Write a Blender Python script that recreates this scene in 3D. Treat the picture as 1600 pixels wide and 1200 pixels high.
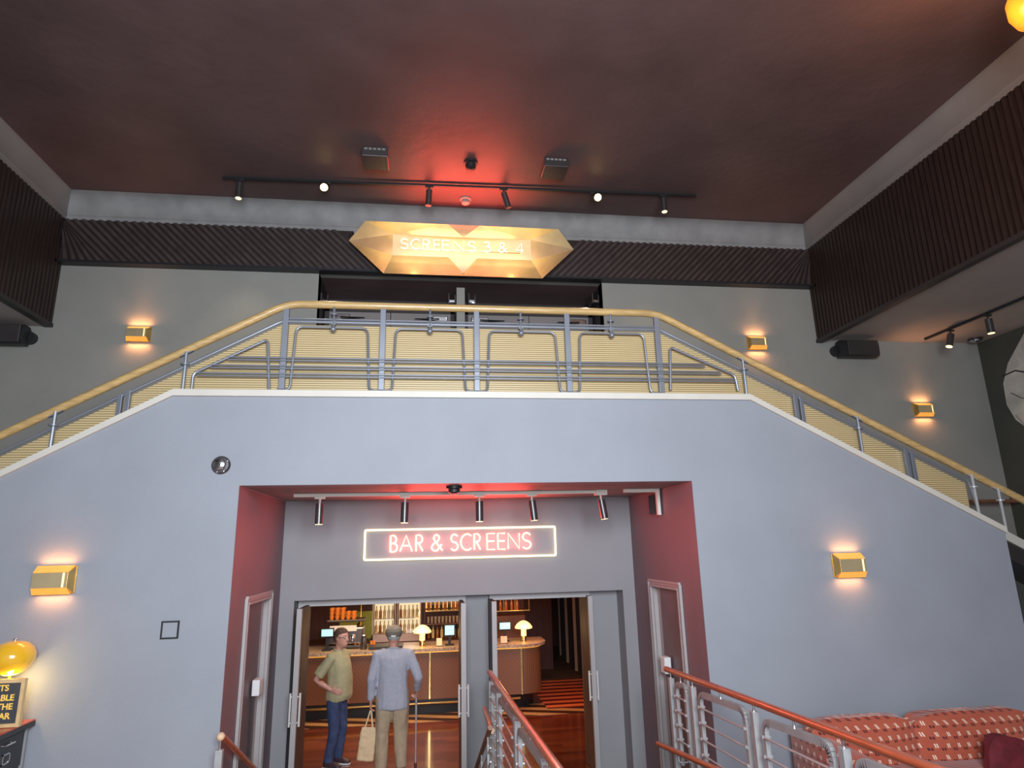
import bpy, bmesh, math, random
from mathutils import Vector, Matrix, noise
random.seed(7)
PI = math.pi
for o in list(bpy.data.objects): bpy.data.objects.remove(o)
scene = bpy.context.scene
COL = scene.collection

# ------------------------------------------------------------------ camera
CAM = Vector((0.0, -6.6, 2.4)); FPX = 1004.0
def cam_basis(yaw, pitch, roll):
    cy, sy, cp, sp = math.cos(yaw), math.sin(yaw), math.cos(pitch), math.sin(pitch)
    f = Vector((sy*cp, cy*cp, sp)); r = Vector((cy, -sy, 0)); u = r.cross(f)
    c, s = math.cos(roll), math.sin(roll)
    return c*r+s*u, -s*r+c*u, f
RT, UP, FW = cam_basis(*[math.radians(a) for a in (7.96, 14.14, -1.352)])
cd = bpy.data.cameras.new('camera'); cam = bpy.data.objects.new('camera', cd); COL.objects.link(cam)
cd.sensor_width = 36; cd.lens = 36*FPX/1600; cd.clip_start = .05; cd.clip_end = 200
cam.matrix_world = Matrix(((RT.x, UP.x, -FW.x, CAM.x), (RT.y, UP.y, -FW.y, CAM.y), (RT.z, UP.z, -FW.z, CAM.z), (0, 0, 0, 1)))
scene.camera = cam
def P(px, py, y):                       # survey: point of the plane Y = y seen at a photo position
    d = RT*((px-800)/FPX) + UP*((600-py)/FPX) + FW
    return CAM + d*((y-CAM.y)/d.y)
def PX(px, py, x):
    d = RT*((px-800)/FPX) + UP*((600-py)/FPX) + FW
    return CAM + d*((x-CAM.x)/d.x)
def PZ(px, py, z):
    d = RT*((px-800)/FPX) + UP*((600-py)/FPX) + FW
    return CAM + d*((z-CAM.z)/d.z)

# ------------------------------------------------------------------ light and exposure
scene.view_settings.view_transform = 'Standard'; scene.view_settings.look = 'None'
scene.view_settings.gamma = 1; scene.view_settings.exposure = 0.93
w = bpy.data.worlds.new('world'); scene.world = w; w.use_nodes = True
w.node_tree.nodes['Background'].inputs[0].default_value = (.62, .72, .9, 1)
w.node_tree.nodes['Background'].inputs[1].default_value = .27
def lamp(kind, name, loc, energy, color, size=.1, aim=None, sizey=None, angle=60, blend=.5, spread=None):
    l = bpy.data.lights.new(name, kind); l.energy = energy; l.color = color
    if kind == 'AREA':
        l.size = size
        if spread: l.spread = math.radians(spread)
        if sizey: l.shape = 'RECTANGLE'; l.size_y = sizey
    else: l.shadow_soft_size = size
    if kind == 'SPOT': l.spot_size = math.radians(angle); l.spot_blend = blend
    o = bpy.data.objects.new(name, l); COL.objects.link(o); o.location = loc
    if aim is not None: o.rotation_euler = (Vector(aim)-Vector(loc)).to_track_quat('-Z', 'Y').to_euler()
    return o
# daylight through the glazed entrance behind the photographer
lamp('AREA', 'daylight', (.4, -8.0, 3.7), 335, (.84, .91, 1.0), 3.2, (.4, 0, 3.6), 2.4, spread=152)
# warm light of the bar room and two added fills
lamp('AREA', 'bar_light', (-.6, 5.2, 2.15), 44, (1, .62, .34), 3.0, (-.6, 5.2, -1), 1.2)
lamp('AREA', 'hall_red_fill', (2.4, 5.6, 2.15), 30, (1, .30, .14), 1.4, (2.4, 6.6, -1), 3.0)  # added fill, reddens the floor in the right doorway
lamp('AREA', 'entry_fill', (-.4, 3.0, 2.0), 6, (1, .86, .75), 1.2, (-.4, 3.3, -1), .5)  # added fill that lifts the people just inside the doors

# ------------------------------------------------------------------ materials
def mat(name, col, rough=.6, metal=0, emit=None, es=0, noise_amt=0, noise_scale=4, bump=0, bscale=60, spec=.5, alpha=None, stretch=None, coat=0):
    m = bpy.data.materials.new(name); m.use_nodes = True; nt = m.node_tree; b = nt.nodes['Principled BSDF']
    b.inputs['Base Color'].default_value = (*col, 1); b.inputs['Roughness'].default_value = rough
    b.inputs['Metallic'].default_value = metal; b.inputs['Specular IOR Level'].default_value = spec
    if coat: b.inputs['Coat Weight'].default_value = coat; b.inputs['Coat Roughness'].default_value = .08
    if emit: b.inputs['Emission Color'].default_value = (*emit, 1); b.inputs['Emission Strength'].default_value = es
    if alpha is not None: b.inputs['Alpha'].default_value = alpha
    tc = nt.nodes.new('ShaderNodeTexCoord'); mp = nt.nodes.new('ShaderNodeMapping')
    nt.links.new(tc.outputs['Object'], mp.inputs[0])
    if stretch: mp.inputs['Scale'].default_value = stretch
    if noise_amt:
        n = nt.nodes.new('ShaderNodeTexNoise'); n.inputs['Scale'].default_value = noise_scale; n.inputs['Detail'].default_value = 6
        nt.links.new(mp.outputs[0], n.inputs[0])
        r = nt.nodes.new('ShaderNodeValToRGB'); a = noise_amt
        r.color_ramp.elements[0].position = .3; r.color_ramp.elements[1].position = .7
        r.color_ramp.elements[0].color = (*[c*(1-a) for c in col], 1); r.color_ramp.elements[1].color = (*[min(1, c*(1+a)) for c in col], 1)
        nt.links.new(n.outputs[0], r.inputs[0]); nt.links.new(r.outputs[0], b.inputs['Base Color'])
    if bump:
        n2 = nt.nodes.new('ShaderNodeTexNoise'); n2.inputs['Scale'].default_value = bscale; n2.inputs['Detail'].default_value = 5
        nt.links.new(mp.outputs[0], n2.inputs[0])
        bp = nt.nodes.new('ShaderNodeBump'); bp.inputs['Strength'].default_value = bump; bp.inputs['Distance'].default_value = .02
        nt.links.new(n2.outputs[0], bp.inputs['Height']); nt.links.new(bp.outputs[0], b.inputs['Normal'])
    return m
class NT:
    def __init__(s, m): s.nt = m.node_tree; s.b = s.nt.nodes['Principled BSDF']
    def n(s, t, **k):
        x = s.nt.nodes.new(t)
        for a, v in k.items(): setattr(x, a, v)
        return x
    def l(s, a, b): s.nt.links.new(a, b)
    def m(s, op, a, b=None, c=None):
        x = s.n('ShaderNodeMath', operation=op)
        for i, v in enumerate((a, b, c)):
            if v is None: continue
            if hasattr(v, 'links') or hasattr(v, 'is_output'): s.l(v, x.inputs[i])
            else: x.inputs[i].default_value = v
        return x.outputs[0]
    def mix(s, f, a, b):
        x = s.n('ShaderNodeMix', data_type='RGBA'); s.l(f, x.inputs[0])
        for i, v in ((6, a), (7, b)):
            if isinstance(v, tuple): x.inputs[i].default_value = (*v, 1)
            else: s.l(v, x.inputs[i])
        return x.outputs[2]
    def xyz(s, kind='Object'):
        tc = s.n('ShaderNodeTexCoord'); sp = s.n('ShaderNodeSeparateXYZ'); s.l(tc.outputs[kind], sp.inputs[0])
        return sp.outputs

M = {}
M['blue'] = mat('blue_grey_paint', (.31, .325, .36), .62, noise_amt=.05, noise_scale=1.3, bump=.12, bscale=90)
M['blue_in'] = mat('blue_grey_paint_recess', (.30, .29, .30), .6, noise_amt=.05, noise_scale=1.3, bump=.1, bscale=90)
M['plum'] = mat('plum_paint', (.215, .148, .165), .55, noise_amt=.08, noise_scale=1.5, bump=.1, bscale=90)
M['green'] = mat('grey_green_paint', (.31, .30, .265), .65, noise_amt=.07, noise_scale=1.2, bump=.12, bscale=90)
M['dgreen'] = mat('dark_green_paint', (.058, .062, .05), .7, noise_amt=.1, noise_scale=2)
M['ceil'] = mat('dark_brown_ceiling', (.125, .076, .072), .5, noise_amt=.16, noise_scale=1.1, bump=.35, bscale=7, spec=.35)
M['soffit'] = mat('soffit_paint', (.25, .22, .205), .6, noise_amt=.08, noise_scale=1.5, bump=.1)
M['cove'] = mat('cove_plaster', (.30, .29, .28), .65, noise_amt=.16, noise_scale=3.2, bump=.4, bscale=6)
M['slat'] = mat('dark_slat_wood', (.03, .017, .014), .45, noise_amt=.25, noise_scale=6, stretch=(6, 6, .6))
M['slat2'] = mat('brown_slat_wood', (.06, .042, .04), .45, noise_amt=.25, noise_scale=6)
M['trim'] = mat('cream_trim', (.66, .62, .54), .5, noise_amt=.04, noise_scale=3)
M['railwood'] = mat('pale_oak_rail', (.56, .37, .15), .32, noise_amt=.2, noise_scale=5, stretch=(1, 8, 8), coat=.4)
M['steel'] = mat('grey_painted_steel', (.24, .255, .29), .4, .45, noise_amt=.06)
M['zinc'] = mat('light_grey_metal', (.46, .46, .455), .42, .3, noise_amt=.08, noise_scale=8)
M['frame'] = mat('pale_door_frame', (.42, .39, .38), .5, .1, noise_amt=.05)
M['chrome'] = mat('chrome', (.75, .75, .76), .18, 1, noise_amt=.03)
M['black'] = mat('black_plastic', (.018, .018, .02), .45, noise_amt=.1)
M['dark'] = mat('dark_brown_paint', (.035, .028, .028), .5, noise_amt=.1)
M['gun'] = mat('gunmetal', (.11, .10, .10), .32, .7, noise_amt=.08)
M['brass'] = mat('brass', (.78, .53, .2), .27, 1, noise_amt=.1, noise_scale=9)
M['gold'] = mat('brushed_gold_panel', (.76, .60, .34), .42, .7, noise_amt=.12, noise_scale=3)
M['redwood'] = mat('red_brown_rail', (.47, .105, .04), .3, noise_amt=.22, noise_scale=5, stretch=(8, 1, 8), coat=.4)
M['endgrain'] = mat('pale_wood_end', (.75, .5, .32), .5, noise_amt=.1)
M['white'] = mat('white_plastic', (.8, .8, .78), .4, noise_amt=.02)
M['panelwood'] = mat('counter_wood', (.20, .085, .045), .4, noise_amt=.25, noise_scale=5)
M['darkwood'] = mat('dark_hall_wood', (.075, .024, .014), .45, noise_amt=.3, noise_scale=5, stretch=(4, 4, .5))
M['neon'] = mat('neon_glass', (1, .5, .4), .3, emit=(1, .20, .13), es=2.6, noise_amt=.01)
M['neon2'] = mat('neon_glass_pale', (1, .7, .6), .3, emit=(1, .50, .38), es=.85, noise_amt=.01)
M['neonw'] = mat('warm_neon_tube', (1, .9, .6), .3, emit=(1, .80, .42), es=1.0, noise_amt=.01)
M['bulb'] = mat('lamp_lens', (1, .9, .6), .3, emit=(1, .74, .30), es=1.4, noise_amt=.01)
M['bulbhot'] = mat('lamp_lens_bright', (1, .9, .6), .3, emit=(1, .72, .25), es=9, noise_amt=.01)
M['amber'] = mat('amber_glow', (.8, .45, .12), .3, .5, emit=(1, .42, .06), es=.42, noise_amt=.2, noise_scale=8)  # emissive amber; on the sconce flaps it imitates lamp-lit gold
M['amberhot'] = mat('lit_strip', (1, .8, .4), .3, emit=(1, .75, .32), es=.7, noise_amt=.01)
M['mush'] = mat('lit_lamp_shade', (1, .8, .45), .4, emit=(1, .62, .20), es=.85, noise_amt=.01)
M['yellow'] = mat('yellow_enamel', (.75, .42, .02), .18, emit=(1, .55, .03), es=.08, noise_amt=.03, coat=1)
M['screen'] = mat('lit_screen', (.3, .6, .7), .2, emit=(.42, .86, .95), es=.5, noise_amt=.1, noise_scale=10)
M['redtop'] = mat('red_cabinet_top', (.55, .07, .04), .3, noise_amt=.1, coat=.5)
M['cab'] = mat('dark_grey_cabinet', (.055, .057, .06), .4, .4, noise_amt=.1)
M['felt'] = mat('dark_letter_felt', (.055, .06, .075), .7, noise_amt=.1, bump=.3, stretch=(1, 1, 20))
M['goldtext'] = mat('gold_letters', (.9, .6, .12), .4, emit=(1, .6, .1), es=.12, noise_amt=.05)
M['oak'] = mat('light_oak_frame', (.72, .5, .24), .45, noise_amt=.15, noise_scale=8)
M['maroon'] = mat('maroon_velvet', (.14, .01, .018), .8, noise_amt=.3, noise_scale=10)
M['skin'] = mat('skin', (.56, .27, .20), .5, noise_amt=.08, noise_scale=20)
M['skin'].node_tree.nodes['Principled BSDF'].inputs['Subsurface Weight'].default_value = .05
M['hair'] = mat('brown_hair', (.09, .045, .025), .6, noise_amt=.4, noise_scale=60, bump=.6, bscale=120)
M['ghair'] = mat('grey_hair', (.40, .38, .36), .7, noise_amt=.2, noise_scale=60, bump=.5, bscale=120)
M['tee'] = mat('olive_cotton', (.40, .35, .20), .85, noise_amt=.07, noise_scale=25, bump=.2, bscale=200)
M['jeans'] = mat('blue_denim', (.042, .062, .14), .85, noise_amt=.3, noise_scale=14, bump=.3, bscale=200)
M['jacket'] = mat('pale_blue_wool', (.43, .43, .49), .9, noise_amt=.06, noise_scale=25, bump=.3, bscale=220)
M['khaki'] = mat('khaki_cotton', (.46, .34, .22), .85, noise_amt=.08, noise_scale=18, bump=.2, bscale=200)
M['cap'] = mat('olive_grey_cap', (.19, .155, .12), .85, noise_amt=.12, noise_scale=30, bump=.3, bscale=200)
M['canvas'] = mat('cream_canvas', (.80, .58, .34), .85, noise_amt=.08, noise_scale=30, bump=.3, bscale=250)
M['shoe'] = mat('dark_shoe', (.05, .025, .03), .5, noise_amt=.3, noise_scale=20)
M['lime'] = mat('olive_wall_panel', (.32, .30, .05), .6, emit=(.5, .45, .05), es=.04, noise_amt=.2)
M['orange'] = mat('orange_cup', (.75, .25, .05), .35, noise_amt=.2)
M['cream'] = mat('cream_card', (.8, .66, .5), .6, noise_amt=.05)
M['bottleA'] = mat('amber_bottle', (.38, .13, .02), .15, noise_amt=.3, coat=.6)
M['bottleG'] = mat('dark_bottle', (.03, .03, .02), .12, noise_amt=.3, coat=.6)
M['glassware'] = mat('clear_glassware', (.7, .62, .5), .1, .1, noise_amt=.1, alpha=.5)
M['backlit'] = mat('backlit_shelf', (.9, .6, .3), .5, emit=(1, .5, .15), es=.5, noise_amt=.1, noise_scale=5)
M['yellowish'] = mat('pale_bottle', (.8, .68, .3), .25, noise_amt=.3, noise_scale=12)
M['stone'] = mat('speckled_stone', (.40, .31, .23), .3, noise_amt=.6, noise_scale=30)
M['fridge'] = mat('lit_fridge_interior', (.95, .88, .7), .5, emit=(1, .88, .58), es=.45, noise_amt=.05)
M['screenpink'] = mat('pinkish_sign', (.5, .4, .4), .5, noise_amt=.1)

def glass(name, tint=(1, 1, 1), mixf=.12, rough=.03):
    m = bpy.data.materials.new(name); m.use_nodes = True; nt = m.node_tree; nt.nodes.clear()
    o = nt.nodes.new('ShaderNodeOutputMaterial'); mx = nt.nodes.new('ShaderNodeMixShader')
    t = nt.nodes.new('ShaderNodeBsdfTransparent'); t.inputs[0].default_value = (*tint, 1)
    g = nt.nodes.new('ShaderNodeBsdfGlossy'); g.inputs['Roughness'].default_value = rough
    mx.inputs[0].default_value = mixf
    nt.links.new(t.outputs[0], mx.inputs[1]); nt.links.new(g.outputs[0], mx.inputs[2]); nt.links.new(mx.outputs[0], o.inputs[0])
    return m
M['glass'] = glass('clear_glass', (.95, .93, .9), .08)
M['leafglass'] = glass('brown_door_glass', (.35, .22, .16), .25)

def parquet():
    m = mat('polished_red_parquet', (.2, .05, .02), .16, coat=.5); t = NT(m)
    x, y, z = t.xyz()[:3]
    row = t.m('FLOOR', t.m('MULTIPLY', y, 8.0)); off = t.m('MULTIPLY', row, .37)
    col = t.m('FLOOR', t.m('ADD', t.m('MULTIPLY', x, 1.1), off))
    wn = t.n('ShaderNodeTexWhiteNoise', noise_dimensions='2D'); cb = t.n('ShaderNodeCombineXYZ'); t.l(row, cb.inputs[0]); t.l(col, cb.inputs[1]); t.l(cb.outputs[0], wn.inputs[0])
    c = t.mix(wn.outputs[0], (.11, .022, .010), (.22, .055, .02)); t.l(c, t.b.inputs['Base Color'])
    return m
M['parquet'] = parquet()
def stripes(name, axis, freq, a, b, duty=.5, rough=.4, shear=0.0, other=0):
    m = mat(name, a, rough); t = NT(m); c = t.xyz()
    v = c[axis]
    if shear: v = t.m('ADD', v, t.m('MULTIPLY', c[other], shear))
    f = t.m('FRACT', t.m('MULTIPLY', v, freq)); g = t.m('GREATER_THAN', f, duty)
    t.l(t.mix(g, a, b), t.b.inputs['Base Color']); return m
M['rug'] = stripes('striped_orange_tiles', 1, 3.2, (.78, .22, .08), (.12, .012, .006), .55)
M['wedge'] = stripes('wedge_striped_tiles', 1, 2.6, (.50, .30, .13), (.05, .02, .012), .5, .35, .35)
M['foyerfloor'] = mat('foyer_carpet', (.46, .32, .26), .8, noise_amt=.2, noise_scale=5)
M['hallfloor'] = mat('hall_carpet', (.085, .055, .03), .7, noise_amt=.4, noise_scale=1.5)
M['sideleaf'] = mat('side_door_paint', (.17, .13, .14), .5, noise_amt=.08)
M['leafwood'] = mat('brown_door_face', (.085, .038, .022), .5, noise_amt=.3, noise_scale=3, stretch=(1, 1, .4))
M['pull'] = mat('bright_handle_metal', (.75, .72, .68), .35, .2, noise_amt=.03)
M['undersoffit'] = mat('under_soffit_paint', (.42, .36, .33), .6, noise_amt=.08, noise_scale=1.5, bump=.1)
M['shadegold'] = mat('shaded_gold_facet', (.36, .24, .12), .45, .6, noise_amt=.1)  # gold darkened by hand for the facet that catches less light
M['paleback'] = mat('pale_gold_panel', (.80, .62, .40), .5, .3, noise_amt=.08)
M['orangeglass'] = mat('orange_lit_glass', (.35, .10, .01), .3, emit=(1, .30, .02), es=.6, noise_amt=.3, noise_scale=6)
M['chevron'] = stripes('veneer_counter', 0, 14, (.225, .098, .050), (.205, .086, .044), .5, .4, .9, 2)
M['reed'] = stripes('reeded_wood', 0, 26, (.25, .12, .06), (.13, .055, .03), .5, .4)
M['curtain'] = stripes('dark_striped_curtain', 1, .95, (.40, .30, .20), (.018, .010, .009), .18, .8)
def screenpanel():
    m = bpy.data.materials.new('reeded_mesh_panel'); m.use_nodes = True; t = NT(m); b = t.b
    b.inputs['Base Color'].default_value = (.60, .45, .22, 1); b.inputs['Roughness'].default_value = .35
    b.inputs['Coat Weight'].default_value = .7; b.inputs['Coat Roughness'].default_value = .05
    z = t.xyz()[2]; f = t.m('FRACT', t.m('MULTIPLY', z, 42)); g = t.m('GREATER_THAN', f, .46)
    t.l(t.mix(g, (.68, .52, .27), (.46, .34, .16)), b.inputs['Base Color'])
    t.l(t.m('SUBTRACT', 1.0, t.m('MULTIPLY', g, .34)), b.inputs['Alpha'])
    return m
M['mesh'] = screenpanel()
def sofafab():
    m = mat('patterned_orange_velvet', (.5, .1, .05), .8); t = NT(m)
    c = t.xyz(); 
    v = t.m('MULTIPLY', c[2], 11.0); row = t.m('FLOOR', v)
    u = t.m('ADD', t.m('MULTIPLY', t.m('ADD', c[0], c[1]), 10.0), t.m('MULTIPLY', row, .5))
    fu = t.m('FRACT', u); fv = t.m('FRACT', v)
    pair = t.m('LESS_THAN', t.m('ABSOLUTE', t.m('SUBTRACT', t.m('ABSOLUTE', t.m('SUBTRACT', fu, .3)), .075)), .042)
    band = t.m('LESS_THAN', t.m('ABSOLUTE', t.m('SUBTRACT', fv, .5)), .19)
    wmask = t.m('MULTIPLY', pair, band)
    pair2 = t.m('LESS_THAN', t.m('ABSOLUTE', t.m('SUBTRACT', t.m('ABSOLUTE', t.m('SUBTRACT', fu, .8)), .11)), .075)
    band2 = t.m('LESS_THAN', t.m('ABSOLUTE', t.m('SUBTRACT', fv, .18)), .12)
    dmask = t.m('MULTIPLY', pair2, band2)
    nz = t.n('ShaderNodeTexNoise'); nz.inputs['Scale'].default_value = 5
    base = t.mix(nz.outputs[0], (.40, .065, .03), (.52, .12, .06))
    c1 = t.mix(dmask, base, (.10, .008, .012)); c2 = t.mix(wmask, c1, (.92, .72, .55))
    t.l(c2, t.b.inputs['Base Color']); t.b.inputs['Sheen Weight'].default_value = .3
    return m
M['sofa'] = sofafab()
def muralmat():
    m = mat('printed_mural', (.5, .48, .42), .7); t = NT(m)
    n = t.n('ShaderNodeTexNoise'); n.inputs['Scale'].default_value = 2.2; n.inputs['Detail'].default_value = 8; n.inputs['Distortion'].default_value = 1.2
    tc = t.n('ShaderNodeTexCoord'); t.l(tc.outputs['Object'], n.inputs[0])
    t.l(t.mix(n.outputs[0], (.20, .19, .15), (.78, .75, .68)), t.b.inputs['Base Color']); return m
M['mural'] = muralmat()

# ------------------------------------------------------------------ mesh helpers
class B:
    def __init__(s): s.bm = bmesh.new()
    def box(s, x0, x1, y0, y1, z0, z1, bev=0):
        r = bmesh.ops.create_cube(s.bm, size=1)['verts']
        for v in r: v.co = Vector(((x0+x1)/2+v.co.x*(x1-x0), (y0+y1)/2+v.co.y*(y1-y0), (z0+z1)/2+v.co.z*(z1-z0)))
        if bev:
            es = {e for v in r for e in v.link_edges}
            bmesh.ops.bevel(s.bm, geom=list(es), offset=bev, segments=2, affect='EDGES', profile=.5)
        return s
    def obox(s, c, sx, sy, sz, rot=(0, 0, 0), bev=0):
        from mathutils import Euler
        r = bmesh.ops.create_cube(s.bm, size=1)['verts']; m = Euler(rot).to_matrix()
        for v in r: v.co = Vector(c) + m @ Vector((v.co.x*sx, v.co.y*sy, v.co.z*sz))
        if bev:
            es = {e for v in r for e in v.link_edges}
            bmesh.ops.bevel(s.bm, geom=list(es), offset=bev, segments=2, affect='EDGES', profile=.5)
        return s
    def bar(s, a, b, wid, dep, ref=(0, 1, 0)):          # rectangular bar a-b; wid across, dep along ref
        a, b = Vector(a), Vector(b); d = (b-a).normalized(); r = Vector(ref); sd = d.cross(r).normalized(); r = sd.cross(d).normalized()
        vs = []
        for p in (a, b):
            for i, j in ((-1, -1), (1, -1), (1, 1), (-1, 1)): vs.append(s.bm.verts.new(p+sd*i*wid/2+r*j*dep/2))
        for f in ((3, 2, 1, 0), (4, 5, 6, 7), (0, 1, 5, 4), (1, 2, 6, 5), (2, 3, 7, 6), (3, 0, 4, 7)): s.bm.faces.new([vs[i] for i in f])
        return s
    def tube(s, pts, r, n=8, closed=False, r2=None, cap=True):
        pts = [Vector(p) for p in pts]; N = len(pts); rings = []
        rr = r if isinstance(r, (list, tuple)) else [r]*N
        up = None
        for i, p in enumerate(pts):
            if closed: t = (pts[(i+1) % N]-pts[i-1])
            else: t = pts[min(i+1, N-1)]-pts[max(i-1, 0)]
            t = t.normalized() if t.length > 1e-9 else Vector((0, 0, 1))
            if up is None: up = Vector((0, 1, 0)) if abs(t.y) < .9 else Vector((1, 0, 0))
            sd = t.cross(up)
            if sd.length < 1e-4: up = Vector((1, 0, 0)); sd = t.cross(up)
            sd.normalize(); up = sd.cross(t).normalized()
            rings.append([s.bm.verts.new(p+(sd*math.cos(a)+up*math.sin(a))*rr[i]) for a in [2*PI*k/n for k in range(n)]])
        for i in range(N if closed else N-1):
            A, C = rings[i], rings[(i+1) % N]
            for k in range(n): s.bm.faces.new((A[k], A[(k+1) % n], C[(k+1) % n], C[k]))
        if not closed and cap: s.bm.faces.new(rings[0][::-1]); s.bm.faces.new(rings[-1])
        return s
    def loft(s, rings, n=16, sup=2.0):                   # rings: (center, rx, ry) horizontal-ish ellipses, or (center, rx, ry, axisx, axisy)
        R = []
        for q in rings:
            c, rx, ry = Vector(q[0]), q[1], q[2]
            ax = Vector(q[3]) if len(q) > 3 else Vector((1, 0, 0)); ay = Vector(q[4]) if len(q) > 4 else Vector((0, 1, 0))
            ring = []
            for k in range(n):
                a = 2*PI*k/n; ca, sa = math.cos(a), math.sin(a)
                e = 2/sup; ca = math.copysign(abs(ca)**e, ca); sa = math.copysign(abs(sa)**e, sa)
                ring.append(s.bm.verts.new(c+ax*rx*ca+ay*ry*sa))
            R.append(ring)
        for A, C in zip(R, R[1:]):
            for k in range(n): s.bm.faces.new((A[k], A[(k+1) % n], C[(k+1) % n], C[k]))
        s.bm.faces.new(R[0][::-1]); s.bm.faces.new(R[-1]); return s
    def lathe(s, prof, c=(0, 0, 0), n=20, axis='z'):
        c = Vector(c); R = []
        def mp(r, h, a):
            if axis == 'z': return Vector((r*math.cos(a), r*math.sin(a), h))
            if axis == 'y': return Vector((r*math.cos(a), h, r*math.sin(a)))
            return Vector((h, r*math.cos(a), r*math.sin(a)))
        for r, h in prof: R.append([s.bm.verts.new(c+mp(max(r, 1e-4), h, 2*PI*k/n)) for k in range(n)])
        for A, C in zip(R, R[1:]):
            for k in range(n): s.bm.faces.new((A[k], A[(k+1) % n], C[(k+1) % n], C[k]))
        s.bm.faces.new(R[0][::-1]); s.bm.faces.new(R[-1]); return s
    def ball(s, c, rx, ry=None, rz=None, u=16, v=10):
        r = bmesh.ops.create_uvsphere(s.bm, u_segments=u, v_segments=v, radius=1)['verts']
        for q in r: q.co = Vector(c)+Vector((q.co.x*rx, q.co.y*(ry or rx), q.co.z*(rz or rx)))
        return s
    def poly(s, pts, thick=None):                        # polygon, extruded by vector thick
        f = s.bm.faces.new([s.bm.verts.new(Vector(p)) for p in pts])
        if thick is not None:
            r = bmesh.ops.extrude_face_region(s.bm, geom=[f])
            for v in [g for g in r['geom'] if isinstance(g, bmesh.types.BMVert)]: v.co += Vector(thick)
        return s
    def shift(s, v):
        for q in s.bm.verts: q.co -= Vector(v)
        return s
    def mesh(s, name, m, smooth=False):
        bmesh.ops.recalc_face_normals(s.bm, faces=s.bm.faces)
        me = bpy.data.meshes.new(name); s.bm.to_mesh(me); s.bm.free()
        me.materials.append(m)
        if smooth:
            for p in me.polygons: p.use_smooth = True
            try: me.set_sharp_from_angle(angle=math.radians(40))
            except Exception: pass
        return me
def tag(o, label=None, cat=None, group=None, kind=None):
    if label: o['label'] = label
    if cat: o['category'] = cat
    if group: o['group'] = group
    if kind: o['kind'] = kind
    return o
def thing(name, label, cat, loc=(0, 0, 0), rotz=0, group=None):
    o = bpy.data.objects.new(name, None); COL.objects.link(o); o.location = loc; o.rotation_euler = (0, 0, rotz); o.empty_display_size = .1
    return tag(o, label, cat, group)
def part(name, b, m, parent, smooth=False, label=None, world=False):
    """child mesh; world=True: geometry given in world coordinates"""
    if world:
        q = parent; off = Vector((0, 0, 0))
        while q: off += q.location; q = q.parent
        b.shift(off)
    o = bpy.data.objects.new(name, b.mesh(name, M[m] if isinstance(m, str) else m, smooth)); COL.objects.link(o); o.parent = parent
    if label: o['label'] = label
    return o
def solo(name, b, m, label, cat, group=None, smooth=False, loc=None):
    if loc is not None: b.shift(loc)
    o = bpy.data.objects.new(name, b.mesh(name, M[m], smooth)); COL.objects.link(o)
    if loc is not None: o.location = loc
    return tag(o, label, cat, group)
def struct(name, b, m, smooth=False):
    o = bpy.data.objects.new(name, b.mesh(name, M[m], smooth)); COL.objects.link(o); return tag(o, kind='structure')
def kids(o): return [c for c in bpy.data.objects if c.parent == o]
def dup(o, loc=None, label=None, parent=None, rotz=None):
    c = o.copy(); COL.objects.link(c)
    if parent is not None: c.parent = parent
    if loc is not None: c.location = loc
    if rotz is not None: c.rotation_euler = (0, 0, rotz)
    if label: c['label'] = label
    for k in kids(o): dup(k, parent=c)
    return c
def arc(cx, cz, rx, rz, a0, a1, n=10): return [(cx+rx*math.cos(math.radians(a0+(a1-a0)*i/n)), cz+rz*math.sin(math.radians(a0+(a1-a0)*i/n))) for i in range(n+1)]
def rounded(pts, r, n=5):                                 # round the corners of an open 3D polyline
    pts = [Vector(p) for p in pts]; out = [pts[0]]
    for a, b, c in zip(pts, pts[1:], pts[2:]):
        ra = min(r, (b-a).length*.45, (c-b).length*.45); p0 = b+(a-b).normalized()*ra; p1 = b+(c-b).normalized()*ra
        for i in range(n+1):
            t = i/n; out.append(p0*(1-t)**2+b*2*t*(1-t)+p1*t*t)
    return out+[pts[-1]]

# ------------------------------------------------------------------ the shell
XL, XR = -1.78, 2.84            # recess sides
BZ = -.46                       # bar floor
WL, WR = -7.6, 9.42
struct('floor', B().box(WL, -1.80, -11, 0, -.1, 0).box(-1.80, .74, -11, -.30, -.1, 0).box(.74, WR, -11, 0, -.1, 0), 'foyerfloor')
struct('floor_ramp', B().poly([(.70, -6, .30), (.70, .5, .04), (.70, .5, -.1), (.70, -6, -.1)], (2.0, 0, 0)), 'dark')
sb = B()
for k in range(3): sb.box(-1.78, .70, -.30+.3*k, .6, -.6, -.02-.153*k)
struct('floor_steps', sb.box(-1.78, .70, .6, 2.2, -.6, BZ).box(.88, 2.84, .5, 2.2, -.6, BZ), 'dark')
struct('wall_kerb', B().box(.64, .88, .5, 1.5, -.6, .02), 'soffit')
struct('floor_bar', B().box(-3.4, 4.4, 2.2, 13.2, -.6, BZ), 'parquet')
def ztop(x): return 3.93-.552*(-2.47-x) if x < -2.47 else (3.93-.525*(x-3.6) if x > 3.6 else 3.93)
struct('wall_front', B().poly([(WL, 0, -.1), (XL, 0, -.1), (XL, 0, 3.03), (XR, 0, 3.03), (XR, 0, -.1), (6.47, 0, -.1), (6.47, 0, ztop(6.47)), (3.6, 0, 3.93), (-2.47, 0, 3.93), (WL, 0, ztop(WL))], (0, .22, 0)), 'blue')
def sidewall(x, out, y0, y1):
    b = B(); t = .14*out
    a, c = min(x, x+t), max(x, x+t)
    b.box(a, c, .22, y0, -.6, 3.03).box(a, c, y1, 2.3, -.6, 3.03).box(a, c, y0, y1, 1.88, 3.03).box(a, c, 0.005, .22, -.6, 3.03)
    s0, s1 = sorted((x+.002*out, x-.004*out)); b.box(s0, s1, .004, .222, BZ, 3.028)
    return b
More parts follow.
